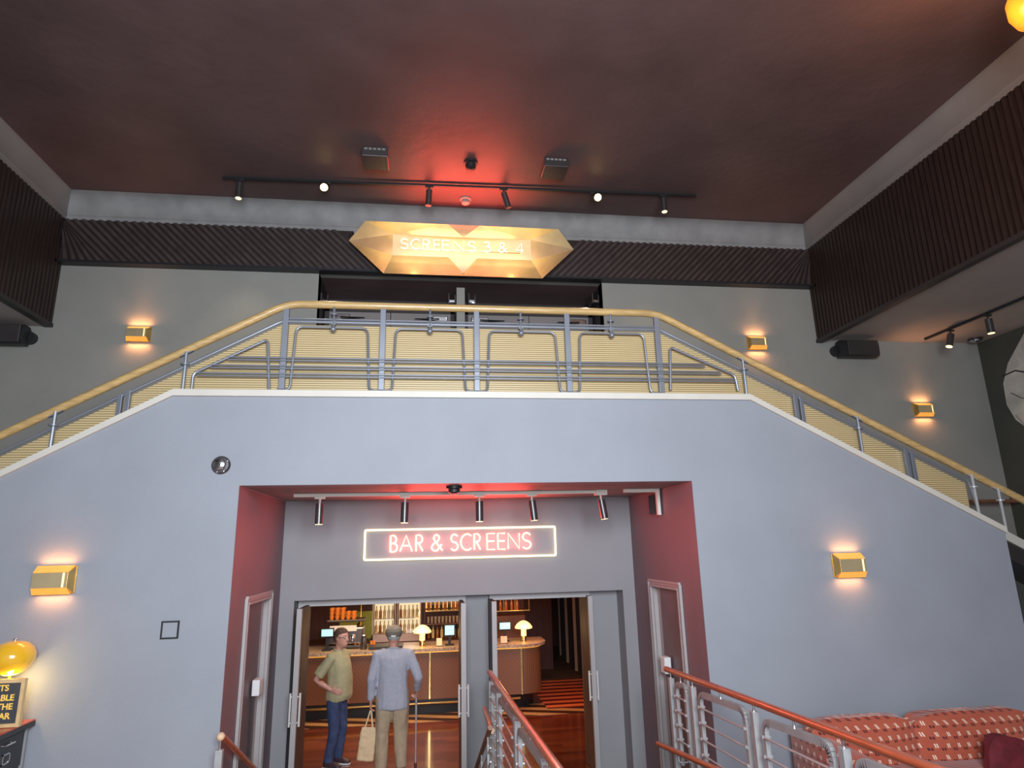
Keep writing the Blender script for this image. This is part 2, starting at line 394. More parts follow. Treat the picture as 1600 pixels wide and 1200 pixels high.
struct('wall_recess_left', sidewall(XL-.002, -1, .62, 1.62), 'plum')
struct('wall_recess_right', sidewall(XR+.002, 1, .62, 1.50), 'plum')
struct('ceiling_recess', B().box(XL, XR, .22, 2.3, 3.03, 3.2), 'soffit')
OL, OR_, OT = -1.60, 2.67, 1.79
struct('wall_recess_back', B().box(XL, OL, 2.2, 2.6, -.6, 3.03).box(OR_, XR, 2.2, 2.6, -.6, 3.03).box(OL, OR_, 2.2, 2.6, OT, 3.03), 'blue_in')
struct('wall_pillar', B().box(.575, .885, 2.5, 2.62, BZ, OT), 'blue_in')
struct('wall_pillar_side', B().box(2.27, OR_, 2.5, 2.62, BZ, OT), 'blue_in')
# upper level
UB = 2.8
struct('floor_landing', B().box(-2.5, 3.65, .22, 3.9, 3.72, 3.9).poly([(-2.5, .22, 3.9), (-2.5, .22, 3.7), (WL, .22, .9), (WL, .22, 1.1)], (0, 2.58, 0)).poly([(3.65, .22, 3.9), (3.65, .22, 3.7), (WR, .22, .7), (WR, .22, .9)], (0, 2.58, 0)), 'dark')
struct('wall_upper', B().box(WL-.2, -1.62, UB, UB+.2, 3.72, 6.6).box(2.82, WR+.2, UB, UB+.2, 0.0, 6.6).box(WL-.2, WR+.2, UB, UB+.2, 6.52, 7.8), 'green')
struct('wall_upper_doorway', B().box(-1.70, -1.62, UB+.02, 3.95, 3.72, 6.6).box(2.82, 2.90, UB+.02, 3.95, 3.72, 6.6).box(-1.7, 2.9, 3.9, 4.0, 3.72, 6.6), 'dark')
struct('ceiling_upper_doorway', B().box(-1.70, 2.9, UB+.2, 3.9, 6.52, 6.6), 'ceil')
struct('ceiling', B().box(-5.3, 6.5, -11, UB+.2, 7.6, 7.8), 'ceil')
# cove: quarter curve between the band and the ceiling
def cove(b, a0, a1, axis, x, z0, z1, dep, sign):
    prof = [(0, z0), (0, z0+.1), (.015, z0+.11)]+[(dep*(1-math.cos(t*PI/2)), z0+.11+(z1-z0-.11)*math.sin(t*PI/2)) for t in [i/6 for i in range(1, 7)]]
    vs = []
    for (d, z) in prof:
        q = x+sign*d
        vs.append([b.bm.verts.new((a, q, z) if axis == 'x' else (q, a, z)) for a in (a0, a1)])
    for u, v in zip(vs, vs[1:]): b.bm.faces.new((u[0], u[1], v[1], v[0]))
    return b
struct('trim_1', cove(B(), -5.3, 6.5, 'x', UB-.02, 7.18, 7.6, .2, -1), 'cove', True)
struct('trim_2', cove(B(), -11, UB, 'y', 6.47, 7.18, 7.6, .12, -1), 'soffit', True)
struct('trim_3', cove(B(), -11, UB, 'y', -5.27, 7.18, 7.6, .12, 1), 'soffit', True)
struct('ceiling_soffit_right', B().box(6.5, WR+.1, -11, UB, 5.6, 5.7), 'undersoffit')
struct('ceiling_soffit_left', B().box(WL, -5.3, -11, UB, 5.56, 5.66), 'undersoffit')
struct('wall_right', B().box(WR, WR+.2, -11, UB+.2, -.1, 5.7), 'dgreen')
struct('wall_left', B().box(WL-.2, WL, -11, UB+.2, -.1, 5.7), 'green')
def fascia(name, x, sgn, label):
    t = thing(name, label, 'wall panel', (x, -4, 5.58))
    part('backing_panel', B().box(min(x, x+.05*sgn), max(x, x+.05*sgn), -11, UB, 5.56, 7.2), 'slat', t, world=True)
    b = B(); y = -10.95
    while y < UB-.03:
        b.box(min(x, x-.035*sgn), max(x, x-.035*sgn), y, y+.045, 5.60, 7.19); y += .085
    tag(part('slats', b, 'slat', t, world=True), kind='stuff')
    part('bottom_edge', B().box(min(x-.045*sgn, x+.06*sgn), max(x-.045*sgn, x+.06*sgn), -11, UB, 5.545, 5.60), 'dark', t, world=True)
fascia('slatted_fascia', 6.47, 1, 'dark ribbed slat panel along the ceiling drop on the right side')
fascia('slatted_fascia', -5.27, -1, 'dark ribbed slat panel along the ceiling drop on the left side')
# diagonal slat bands beside the upper sign
def band(x0, x1, lean, label):
    t = thing('diagonal_slat_band', label, 'wall panel', ((x0+x1)/2, UB, 6.53))
    y0 = UB-.10; zb, zt = 6.53, 7.18; h = zt-zb
    cx = .565
    if lean < 0: pts = [(x0, y0, zb), (-.60, y0, zb), (-1.20, y0, 7.08), (-1.12, y0, zt), (x0, y0, zt)]
    else: pts = [(x1, y0, zb), (1.73, y0, zb), (2.33, y0, 7.08), (2.25, y0, zt), (x1, y0, zt)]
    part('backing_panel', B().poly(pts, (0, .1, 0)), 'slat', t, world=True)
    b = B(); st = .115; x = x0-.7
    while x < x1+.8:
        # slat: bottom at x, top shifted against the lean
        q = [(x, zb), (x+.062, zb), (x+.062+lean*h, zt), (x+lean*h, zt)]
        lim0, lim1 = (x0, -.62+.0) if lean < 0 else (1.75, x1)
        if lean < 0: ok = q[0][0] > x0+.02 and q[1][0] < -.64
        else: ok = q[1][0] < x1-.02 and q[0][0] > 1.76
        if ok:
            q2 = [(max(min(a, x1), x0), z) for a, z in q]
            b.poly([(a, y0, z) for a, z in q2], (0, -.03, 0))
        x += st
    # short slats filling the outer corner triangle
    k = 1
    while k*st < h:
        if lean < 0:
            xa = x0+.02; b.poly([(xa, y0, zb+k*st), (xa, y0, zb+k*st-.06), (xa, y0, zb+k*st)], None) if False else None
        k += 1
    part('slats', b, 'slat2', t, world=True)['kind'] = 'stuff'
    xs = (x0, -.60) if lean < 0 else (1.73, x1)
    part('edge_strip', B().box(xs[0], xs[1], y0-.05, UB, zb-.035, zb), 'black', t, world=True)
band(-5.27, -.6, -1, 'dark diagonal slat band running left of the faceted gold sign')
band(1.73, 6.47, 1, 'dark diagonal slat band running right of the faceted gold sign')
struct('trim_4', B().box(-.6, 1.73, UB-.15, UB, 6.495, 6.515), 'dark')

# white stringer cap on the front wall
cap = [(x, ztop(x)) for x in (WL, -2.47, 3.6, 6.47)]
cb = B()
for (xa, za), (xb, zb) in zip(cap, cap[1:]): cb.poly([(xa, -.035, za-.012), (xb, -.035, zb-.012), (xb, -.035, zb+.055), (xa, -.035, za+.055)], (0, .27, 0))
struct('trim_5', cb, 'trim')
# lower flight beyond the corner
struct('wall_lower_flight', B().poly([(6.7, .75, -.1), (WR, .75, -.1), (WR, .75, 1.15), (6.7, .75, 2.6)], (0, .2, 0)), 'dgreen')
struct('trim_6', B().poly([(6.7, .70, 2.58), (WR, .70, 1.12), (WR, .70, 1.24), (6.7, .70, 2.70)], (0, .3, 0)), 'trim')
solo('lower_handrail', B().tube([(6.4, 2.5, 2.92), (9.4, 2.5, 2.90)], .03), 'panelwood', 'thin wooden rail on the wall behind the foot of the upper stair railing', 'handrail')

# ------------------------------------------------------------------ balcony and stair railing
rail = thing('stair_railing', 'pale wood and grey steel railing with tan mesh panels along upper landing and stairs', 'railing', (.56, .1, 3.98))
RY = .07
def zr(x): return 4.95-.552*(-1.45-x) if x < -1.45 else (4.95-.513*(x-2.62) if x > 2.62 else 4.95)
rp = rounded([(WL+.1, RY, zr(WL+.1)), (-1.45, RY, 4.95), (2.62, RY, 4.95), (7.4, RY, zr(7.4))], .16)
part('handrail', B().tube(rp, .042, 10), 'railwood', rail, True, 'pale wooden handrail', True)
# top bar of the panels
kL, kR = P(441, 499, RY), P(1030, 514, RY); zk = 4.755
l2 = P(82, 669, RY); r2 = P(1420, 706, RY); sl = (zk-l2.z)/(kL.x-l2.x); sr = (zk-r2.z)/(r2.x-kR.x)
def zt2(x): return zk-sl*(kL.x-x) if x < kL.x else (zk-sr*(x-kR.x) if x > kR.x else zk)
tp = rounded([(WL+.1, RY, zt2(WL+.1)), (kL.x, RY, zk), (kR.x, RY, zk), (6.2, RY, zt2(6.2)), (6.27, RY, ztop(6.27)+.05)], .05)
part('panel_top_bar', B().tube(tp, .016, 8), 'steel', rail, True, world=True)
part('panel_top_bar', B().tube([p+Vector((0, 0, .03)) for p in rounded([(kL.x, RY, zk), (kR.x, RY, zk)], .05)], .01, 6), 'steel', rail, True, world=True)
# posts
for px, yb in ((443, 611), (597, 611), (745, 611), (888, 612), (1030, 612)):
    x = P(px, 560, RY).x
    part('post', B().box(x-.03, x+.03, RY-.02, RY+.02, 3.98, 4.92, .004), 'steel', rail, world=True)
for px in (522, 672, 813, 953):
    x = P(px, 500, RY).x
    b = B().tube([(x, RY-.02, 4.92), (x, RY-.02, 4.68)], .013).lathe([(.012, -.01), (.038, -.008), (.038, .008), (.012, .01)], (x, RY-.02, 4.83), 12).ball((x, RY-.035, 4.665), .032)
    b.box(x-.025, x+.025, RY-.03, RY+.01, 4.72, 4.76)
    part('hanger', b, 'steel', rail, True, world=True)
for px, py in ((290, 575), (85, 670), (1161, 580), (1340, 670), (1520, 765), (1561, 785)):
    x = P(px, py, RY).x; d = 0
    b = B().tube([(x, RY-.02, zr(x)-.02), (x, RY-.02, ztop(x)+.04)], .017).lathe([(.016, -.01), (.045, -.008), (.045, .008), (.016, .01)], (x, RY-.02, zr(x)-.16), 12)
    b.obox((x, RY-.01, zr(x)-.045), .14, .03, .012, (0, math.atan(.54)*(1 if x > 0 else -1), 0))
    part('baluster', b, 'steel' if px < 1500 else 'zinc', rail, True, world=True)
for px, py in ((193, 632), (1248, 637), (1422, 725)):
    x = P(px, py, RY).x
    for dx in (-.035, .035): part('post', B().box(x+dx-.022, x+dx+.022, RY-.02, RY+.02, ztop(x+dx)+.03, zt2(x+dx)+.02, .003), 'steel', rail, world=True)
# rounded loops in the four middle bays
for (a, b_), fl in (((465, 575), -1), ((620, 722), 0), ((765, 866), 0), ((905, 1003), 1)):
    xa, xb = P(a, 505, RY).x, P(b_, 505, RY).x
    pl = [(xa-.16, RY-.02, 4.005), (xa-.035, RY-.02, 4.005), (xa-.005, RY-.02, 4.69), (xb, RY-.02, 4.69), (xb+.035, RY-.02, 4.005), (xb+.16, RY-.02, 4.005)]
    part('loop_bar', B().tube(rounded(pl, .07), .012, 8), 'steel', rail, True, world=True)
for k, sgn in ((0, -1), (1, 1)):
    c = .585
    def q(px, py): v = P(px, py, RY); return (v.x, RY-.02, v.z)
    pl = [q(300, 611), q(303, 584), q(419, 531), q(421, 611)] if sgn < 0 else [q(1047, 610), q(1046, 543), q(1147, 587), q(1152, 611)]
    part('loop_bar', B().tube(rounded(pl, .05), .014, 8), 'steel', rail, True, world=True)
# three pairs of long bars
for (py, xl, xr) in ((566, 357, 1100), (578, 330, 1125), (590, 308, 1147)):
    va, vb = P(xl, py, RY), P(xr, py+5, RY); z = P(700, py, RY).z
    for dz in (.014, -.014): part('long_bar', B().tube([(va.x, RY-.025, z+dz), (vb.x, RY-.025, z+dz)], .009, 6), 'steel', rail, True, world=True)
# mesh panels
ym = RY+.05
px_ = [(kL.x, zk-.02), (kR.x, zk-.02), (kR.x, 3.985), (kL.x, 3.985)]
part('mesh_panel', B().poly([(a, ym, z) for a, z in px_], (0, .012, 0)), 'mesh', rail, world=True)
pl = [(WL+.1, zt2(WL+.1)-.02), (kL.x, zk-.02), (kL.x, 3.985), (-2.47, 3.985), (WL+.1, ztop(WL+.1)+.055)]
part('mesh_panel', B().poly([(a, ym, z) for a, z in pl], (0, .012, 0)), 'mesh', rail, world=True)
pl = [(kR.x, zk-.02), (6.2, zt2(6.2)-.02), (6.2, ztop(6.2)+.055), (3.6, 3.985), (kR.x, 3.985)]
part('mesh_panel', B().poly([(a, ym, z) for a, z in pl], (0, .012, 0)), 'mesh', rail, world=True)
part('kick_plate', B().box(-2.4, 3.55, RY-.02, RY+.02, 3.975, 3.995), 'steel', rail, world=True)

# ------------------------------------------------------------------ upper doors behind the railing
for x0, x1, where in ((-1.60, .475, 'left'), (.625, 2.80, 'right')):
    t = thing('double_door', 'dark double doors behind the landing railing, %s of the slim grey mullion' % where, 'door', ((x0+x1)/2, 3.5, 3.72))
    part('frame', B().box(x0, x0+.07, 3.4, 3.5, 3.72, 6.2).box(x1-.07, x1, 3.4, 3.5, 3.72, 6.2).box(x0, x1, 3.4, 3.5, 6.12, 6.2), 'dark', t, world=True)
    xm = (x0+x1)/2
    for a, b_ in ((x0+.07, xm-.005), (xm+.005, x1-.07)):
        part('leaf', B().box(a, b_, 3.42, 3.46, 3.72, 6.12), 'soffit', t, world=True)
        s = a+.05 if a < xm-.1 else b_-.05-.28
        part('door_closer', B().box(s, s+.28, 3.34, 3.42, 5.98, 6.06, .01), 'chrome', t, world=True)
        part('closer_arm', B().tube([(s+.14, 3.34, 5.97), (s+.14+(.38 if a < xm-.1 else -.38), 3.2, 5.95), (s+.14, 3.3, 5.99)], .012), 'black', t, True, world=True)
for px_c in (507, 706, 737, 930):
    v = P(px_c, 471, 2.95)
    t = thing('door_closer', {507: 'small chrome door closer at the far left upper door', 706: 'small chrome door closer just left of the grey mullion', 737: 'small chrome door closer just right of the grey mullion', 930: 'small chrome door closer at the far right upper door'}[px_c], 'door closer', (v.x, 2.95, v.z), 0, 'chrome closers above the landing doors')
    part('body', B().box(-.05, .05, -.03, .03, -.02, .02, .006), 'chrome', t)
    part('bracket', B().box(-.06, -.035, -.03, .25, -.03, .13, .004).box(.04, .06, -.03, .02, -.03, .1), 'gun', t)
struct('trim_7', B().box(.478, .605, UB+.05, 3.0, 3.72, 6.36), 'green')

# ------------------------------------------------------------------ faceted gold sign SCREENS 3 & 4
def S_(c): return c
def letter(ch):
    if ch == 'S': return [[(.50, .86)]+arc(.28, .75, .24, .25, 40, 270, 12)+arc(.26, .25, .26, .25, 90, -150, 12)[1:]], .55
    if ch == 'C': return [arc(.45, .5, .45, .5, 48, 312, 18)], .78
    if ch == 'R': return [[(0, 0), (0, 1), (.18, 1)]+arc(.2, .75, .25, .25, 85, -90, 8)+[(0, .5)], [(.18, .5), (.48, 0)]], .5
    if ch == 'B': return [[(0, 0), (0, 1), (.15, 1)]+arc(.18, .76, .22, .24, 85, -90, 8)+[(0, .52)], [(.15, .52)]+arc(.2, .26, .27, .26, 85, -90, 8)+[(0, 0)]], .48
    if ch == 'E': return [[(.46, 1), (0, 1), (0, 0), (.46, 0)], [(0, .52), (.42, .52)]], .48
    if ch == 'N': return [[(0, 0), (0, 1), (.66, 0), (.66, 1)]], .68
    if ch == 'A': return [[(0, 0), (.38, 1), (.76, 0)], [(.14, .36), (.62, .36)]], .76
    if ch == '3': return [arc(.22, .76, .2, .24, 150, -90, 10)+arc(.22, .26, .24, .26, 90, -150, 10)[1:]], .46
    if ch == '4': return [[(.42, 0), (.42, 1), (0, .28), (.56, .28)]], .56
    if ch == '&': return [[(.66, 0), (.2, .62)]+arc(.3, .80, .16, .19, 210, -30, 10)+[(.36, .58), (.12, .42)]+arc(.24, .22, .22, .22, 125, 300, 8)+[(.62, .4)]], .68
def neonword(root, spec, y, zc0, h, r, m, pyc):
    for ch, a, b_ in spec:
        va, vb = P(a, pyc, y), P(b_, pyc, y); polys, wd = letter(ch)
        sx = (vb.x-va.x)/wd; bb = B()
        for pl in polys: bb.tube([(va.x+u*sx, y, zc0+v*h) for u, v in pl], r, 8)
        part('neon_letter', bb, m, root, True, 'glowing letter %s' % ch if ch not in '&' else 'glowing ampersand', True)
sg = thing('faceted_wall_sign', 'faceted gold box sign with pink neon reading SCREENS 3 & 4 above landing doors', 'sign', (.565, 2.6, 6.5))
c = .565; yb, yf = 2.76, 2.46
def mir(pts): return [(2*c-x, y, z) for x, y, z in pts]
def Q(px, py, y):                                      # symmetric about the sign's centre line
    v = P(px, py, y); return (v.x, y, v.z)
tipL = Q(545, 376, yf); tl = Q(571, 345, yf); bl = Q(599, 427, yf); cz = P(722, 370, yb).x
c = (P(896, 379, yf).x+tipL[0])/2
itl = (P(614, 366, yb).x, yb, 7.19); ibl = (itl[0], yb, 6.83); zt7 = tl[2]
nb = (c-.23, yb, 6.83); nbt = (c, yb-.03, P(722, 428, yb).z); nt_ = (c-.24, yf, zt7); ntb = (c, yf+.10, P(722, 371, yf+.1).z)
half = lambda f: (f, mir(f))
for f in half([tipL, tl, itl, ibl, bl]): part('side_facet', B().poly(f[:4]).poly([f[0], f[3], f[4]]), 'gold', sg, world=True)
for f in half([tl, nt_, ntb, itl]): part('top_facet', B().poly([f[0], f[1], f[3]]).poly([f[1], f[2], f[3]]).poly([f[2], (c, yb, 7.19), f[3]]), 'gold', sg, world=True)
for f in half([bl, ibl, nb, nbt]): part('bottom_facet', B().poly([f[0], f[1], f[2]]).poly([f[0], f[2], (c, yf, bl[2])]).poly([(c, yf, bl[2]), f[2], f[3]]), 'gold', sg, world=True)
part('centre_facet', B().poly([nt_, (2*c-nt_[0], yf, zt7), ntb]), 'shadegold', sg, world=True)
part('back_panel', B().poly([itl, (2*c-itl[0], yb, 7.19), (2*c-itl[0], yb, 6.83), (2*c-nb[0], yb, 6.83), nb, ibl]).poly([nb, (2*c-nb[0], yb, 6.83), nbt]), 'paleback', sg, world=True)
part('housing', B().box(-.9, 2.03, 2.765, 2.79, 6.56, 7.36), 'dark', sg, world=True)
neonword(sg, [('S', 626, 637.5), ('C', 642, 656), ('R', 661, 671.5), ('E', 678, 687.5), ('E', 691, 702), ('N', 708, 725), ('S', 731, 743), ('3', 755, 766), ('&', 779, 792), ('4', 806, 818)], 2.66, 6.90, .165, .0095, 'neon2', 388)
b = B()
for a, b_ in ((628, 812),): b.tube([(P(a, 390, 2.70).x, 2.70, 6.915), (P(b_, 390, 2.70).x, 2.70, 6.915)], .008)
part('tube_support', b, 'bottleA', sg, True, world=True)
lamp('AREA', 'neon_glow', (c, 2.46, 7.0), 1.6, (1, .55, .42), 1.8, (c, 2.8, 6.95), .1)
lamp('AREA', 'neon_glow', (c, 2.40, 6.95), 15, (1, .07, .045), 1.5, (c, 1.65, 7.9), .2, spread=125)
for dx in (-.75, .75): lamp('POINT', 'sign_light', (c+dx, 2.42, 6.62), .5, (1, .72, .34), .05)
lamp('AREA', 'sign_light', (c, 2.52, 6.66), 3.6, (1, .93, .58), 2.2, (c, 2.66, 7.3), .08)

# ------------------------------------------------------------------ BAR & SCREENS sign
sg = thing('neon_wall_sign', 'rectangular neon sign reading BAR & SCREENS over the bar doors', 'sign', (.5, 2.17, 2.26))
part('backing_panel', B().box(-.74, 1.75, 2.17, 2.20, 2.27, 2.63), 'blue_in', sg, world=True)
x0, x1, z0, z1 = -.75, 1.76, 2.265, 2.64
part('border_tube', B().tube(rounded([(0.5, 2.145, z1), (x1, 2.145, z1), (x1, 2.145, z0), (x0, 2.145, z0), (x0, 2.145, z1), (.5, 2.145, z1)], .012, 2), .0135, 8), 'neonw', sg, True, 'warm white border tube', True)
neonword(sg, [('B', 610, 621), ('A', 625, 644), ('R', 650, 661), ('&', 674, 692), ('S', 704, 716), ('C', 720, 737), ('R', 741, 751), ('E', 761, 774), ('E', 778, 790), ('N', 794, 812), ('S', 816, 830)], 2.135, 2.36, .205, .0125, 'neon', 850)
lamp('AREA', 'neon_glow', (.5, 2.08, 2.46), .9, (1, .35, .3), 1.9, (.5, 2.3, 2.46), .2)
lamp('AREA', 'neon_glow', (.5, 2.05, 2.46), 34, (1, .06, .05), 1.6, (.5, .7, 3.0), .2)

# ------------------------------------------------------------------ spot lights on tracks
def make_spot(name, label, tilt, tiltx, body, lens, cord=.05, L=.24, r=.042, group=None):
    t = thing(name, label, 'spotlight', (0, 0, 0), 0, group)
    part('mount', B().box(-.06, .06, -.018, .018, -.025, .0, .004).tube([(0, 0, -.02), (0, 0, -.02-cord)], .012), body if body != 'gun' else 'gun', t, True)
    m = Matrix.Rotation(tiltx, 4, 'X') @ Matrix.Rotation(tilt, 4, 'Y'); base = Vector((0, 0, -.02-cord))
    b = B().lathe([(.012, 0), (r, -.004), (r, -L), (r*.86, -L), (r*.82, -L+.02)], n=20)
    for v in b.bm.verts: v.co = base + m @ v.co
    part('housing', b, 'gun', t, True)
    b = B().lathe([(.0, -L-.001), (r*.9, -L-.004), (r*.92, -L+.012)], n=20)
    for v in b.bm.verts: v.co = base + m @ v.co
    part('lens', b, lens, t, True)
    return t
def track(name, label, a, b_, m, grp=None):
    return solo(name, B().bar(a, b_, .035, .035, (0, 0, 1)), m, label, 'lighting track')
a, b_ = Vector((-2.87, 1.98, 7.56)), Vector((4.10, 1.80, 7.56))
track('lighting_track', 'long black lighting track under the dark ceiling in front of the gold sign', a, b_, 'black')
dsc = ['leftmost black spotlight on the high ceiling track, pointing down', 'second spotlight from left on the high track, glaring orange', 'third spotlight from left on the high track, unlit, pointing down', 'fourth spotlight from left on the high track, unlit and tilted', 'fifth spotlight on the high track, brightest, glaring yellow', 'rightmost black spotlight on the high ceiling track, pointing down']
for (px, tl_, tx, ln, hot), d in zip(((378, 0, 0, .24, 1), (510, 0, -.95, .2, 2), (671, .05, .1, .24, 0), (789, -.3, .1, .24, 0), (936, 0, -.95, .2, 2), (1049, 0, 0, .22, 1)), dsc):
    x = PZ(px, 285, 7.55).x; f = (x-a.x)/(b_.x-a.x)
    t = make_spot('track_spotlight', d, tl_, tx, 'black', ('dark', 'bulb', 'bulbhot')[hot], .04, ln, .056 if hot == 2 else .045)
    t.location = a.lerp(b_, f)-Vector((0, 0, .017))
    if hot == 1: lamp('SPOT', 'spot_beam', t.location-Vector((0, 0, .34)), 22, (1, .76, .45), .04, (x, 2.7, 4.0), angle=60, blend=.9)
    if hot == 2: lamp('SPOT', 'spot_beam', t.location-Vector((0, .2, .3)), 30, (1, .74, .42), .04, (x+.2, -2, 4.0), angle=80, blend=.9)
# recess track
solo('lighting_track', B().bar((-1.46, 1.05, 3.01), (2.16, 1.05, 3.01), .04, .036, (0, 0, 1)).box(2.05, 2.19, 1.0, 1.1, 2.97, 3.03), 'trim', 'white lighting track on the recess ceiling above the bar sign', 'lighting track')
solo('cable_conduit', B().box(2.38, 2.78, .93, .98, 2.99, 3.03).box(2.78, 2.82, .93, .98, 2.72, 3.03), 'trim', 'short white cable duct at the right corner of the recess ceiling', 'conduit')
b = B().box(2.82, 2.838, .98, 1.32, 2.74, 2.98)
for k in range(9): b.box(2.80, 2.822, 1.0+.035*k, 1.012+.035*k, 2.75, 2.97)
solo('air_vent', b, 'gun', 'small dark slotted vent high on the right plum wall of the recess', 'vent')
for (px, tl_), d in zip(((500, 0), (633, .02), (749, 0), (831, -.10), (939, -.14)), ('leftmost of the five spotlights above the bar sign', 'second spotlight from left above the bar sign, above the word BAR', 'middle spotlight of the five above the bar sign', 'fourth spotlight from left above the bar sign, slightly tilted, bright', 'rightmost of the five spotlights above the bar sign, tilted at track end')):
    x = P(px, 780, 1.05).x
    t = make_spot('track_spotlight', d, tl_, 0, 'trim', 'bulb', .05, .235, .045); t.location = (x, 1.05, 2.992)
    lamp('SPOT', 'spot_beam', (x, 1.05, 2.64), 4, (1, .8, .5), .04, (x, 1.3, 0), angle=70, blend=.9)
# right soffit track
a2, b2 = Vector((8.24, 2.57, 5.58)), Vector((8.24, -2.0, 5.58))
track('lighting_track', 'black lighting track under the low ceiling at far right', a2, b2, 'black')
for (y, tl_), d in zip(((2.05, .35), (1.35, 0)), ('tilted spotlight at the far end of the right hand track', 'upright spotlight nearer the mural on the right hand track')):
    t = make_spot('track_spotlight', d, tl_, 0, 'black', 'bulb', .05, .22, .05); t.location = (8.24, y, 5.56)
    lamp('SPOT', 'spot_beam', (8.24, y, 5.22), 10, (1, .8, .5), .05, (9.3, y-.4, 3.6), angle=70, blend=.9)
def dome(name, label, loc, m, r=.09, h=.07, cat='smoke detector', glow=None):
    t = thing(name, label, cat, loc)
    part('base', B().lathe([(r, 0), (r, -.025), (r*.8, -.035)], n=20), m, t, True)
    part('dome', B().lathe([(r*.75, -.03), (r*.7, -h*.8), (r*.4, -h), (0, -h)], n=20), glow or m, t, True)
dome('smoke_detector', 'black round detector on the dark ceiling between two square grilles', (.60, 1.33, 7.6), 'black', .1, .12)
dome('smoke_detector', 'brown round detector just above the gold sign behind the track', (.59, 2.3, 7.6), 'soffit', .09, .1)
dome('smoke_detector', 'black round detector on the recess ceiling above the bar sign', (.32, -.1+.42, 3.03), 'black', .085, .08)
dome('smoke_detector', 'chrome rimmed dome on low ceiling beside the mural', (9.15, 2.55, 5.6), 'gun', .11, .06, glow='chrome')
for x, d in ((-.69, 'left of the two square louvred fittings on the dark ceiling'), (1.77, 'right of the two square louvred fittings on the dark ceiling')):
    t = thing('ceiling_fitting', d, 'ceiling fitting', (x, 1.25, 7.6))
    part('housing', B().box(-.17, .17, -.16, .17, -.14, 0, .006), 'gun', t)
    for k in range(5): part('cell', B().box(-.14+.058*k, -.10+.058*k, -.168, -.158, -.05, -.025), 'soffit', t)
# ------------------------------------------------------------------ wall sconces
def make_sconce(label):
    t = thing('wall_sconce', label, 'wall light', (0, 0, 0), 0, 'brass wall sconces')
    part('back_plate', B().box(-.17, .17, -.012, 0, -.12, .12), 'brass', t)
    part('front_plate', B().box(-.145, .145, -.115, -.107, -.065, .065), 'gold', t)
    part('light_strip', B().box(.105, .12, -.118, -.114, -.062, .062), 'amberhot', t)
    part('side_cheek', B().poly([(-.147, -.11, -.065), (-.147, -.11, .065), (-.165, -.012, .12), (-.165, -.012, -.12)], (.006, 0, 0)), 'brass', t)
    part('side_cheek', B().poly([(.147, -.11, -.065), (.147, -.11, .065), (.165, -.012, .12), (.165, -.012, -.12)], (-.006, 0, 0)), 'brass', t)
    part('upper_glow_flap', B().poly([(-.147, -.112, .066), (.147, -.112, .066), (.16, -.03, .12), (-.16, -.03, .12)], (0, .004, .006)), 'amber', t)  # gold flap, its lamplight put in as emission
    part('lower_glow', B().poly([(-.147, -.112, -.066), (.147, -.112, -.066), (.16, -.06, -.12), (-.16, -.06, -.12)], (0, .004, -.006)), 'amber', t)  # same emissive glow on the gold flap below
    return t
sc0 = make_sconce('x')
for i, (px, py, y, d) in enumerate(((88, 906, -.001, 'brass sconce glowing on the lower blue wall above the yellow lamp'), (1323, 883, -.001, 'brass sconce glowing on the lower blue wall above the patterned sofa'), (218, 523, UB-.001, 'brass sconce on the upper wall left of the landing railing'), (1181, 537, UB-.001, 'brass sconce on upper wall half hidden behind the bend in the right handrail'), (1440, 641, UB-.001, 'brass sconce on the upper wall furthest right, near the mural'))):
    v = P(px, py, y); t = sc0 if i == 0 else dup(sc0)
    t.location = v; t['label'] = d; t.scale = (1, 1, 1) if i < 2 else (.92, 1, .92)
    e = 1.1 if i < 2 else 1.5
    for s in (1, -1): lamp('AREA', 'sconce_glow', v+Vector((0, -.06, s*.135)), e*.55, (1, .42, .16), .28, v+Vector((0, .0, s*1.0)), .06)
    if i > 1: lamp('SPOT', 'sconce_beam', v+Vector((0, -.09, .14)), 9, (1, .48, .22), .05, v+Vector((0, -.45, 1.2)), angle=80, blend=.9)

# ------------------------------------------------------------------ wall speakers and small wall things
for cx, cz, s, d in ((7.03, 5.40, -1, 'black box loudspeaker on the upper wall, right of the landing, under the low ceiling'), (-5.78, 5.37, 1, 'black box loudspeaker on the upper wall at the left edge, under the low ceiling')):
    t = thing('wall_speaker', d, 'loudspeaker', (cx, UB, cz))
    part('cabinet', B().loft([((-.32*1, -.16, 0), .14, .10, (0, 0, 1), (0, 1, 0)), ((.32, -.16, 0), .14, .10, (0, 0, 1), (0, 1, 0))], 16, 4), 'black', t, True)
    part('grille', B().box(-.24, .30, -.275, -.258, -.125, .125, .01), 'gun', t)
    part('bracket', B().tube([(-s*.0-.3*(1 if s < 0 else -1), 0, 0), (-.3*(1 if s < 0 else -1), -.1, 0)], .09, 14), 'black', t, True)
v = P(346, 727, 0)
t = thing('wall_camera', 'round chrome dome fitting on blue wall upper left of the bar recess', 'camera', (v.x, 0, v.z))
part('base', B().lathe([(.088, 0), (.088, -.02), (.075, -.035), (.03, -.04)], axis='y', n=24), 'gun', t, True)
part('dome', B().lathe([(.06, -.035), (.052, -.06), (.03, -.07), (0.0, -.07)], (-.008, 0, .004), axis='y', n=20), 'chrome', t, True)
part('lens', B().lathe([(.022, -.07), (.022, -.078), (0, -.08)], (-.008, 0, .0), axis='y', n=14), 'black', t, True)
for a in (30, 250, 300): part('screw', B().ball((.072*math.cos(math.radians(a)), -.035, .072*math.sin(math.radians(a))), .011), 'chrome', t, True)
v = P(266, 984, 0)
t = thing('wall_plate', 'small square grey plate with thin black frame on the blue wall left of recess', 'wall plate', (v.x, 0, v.z))
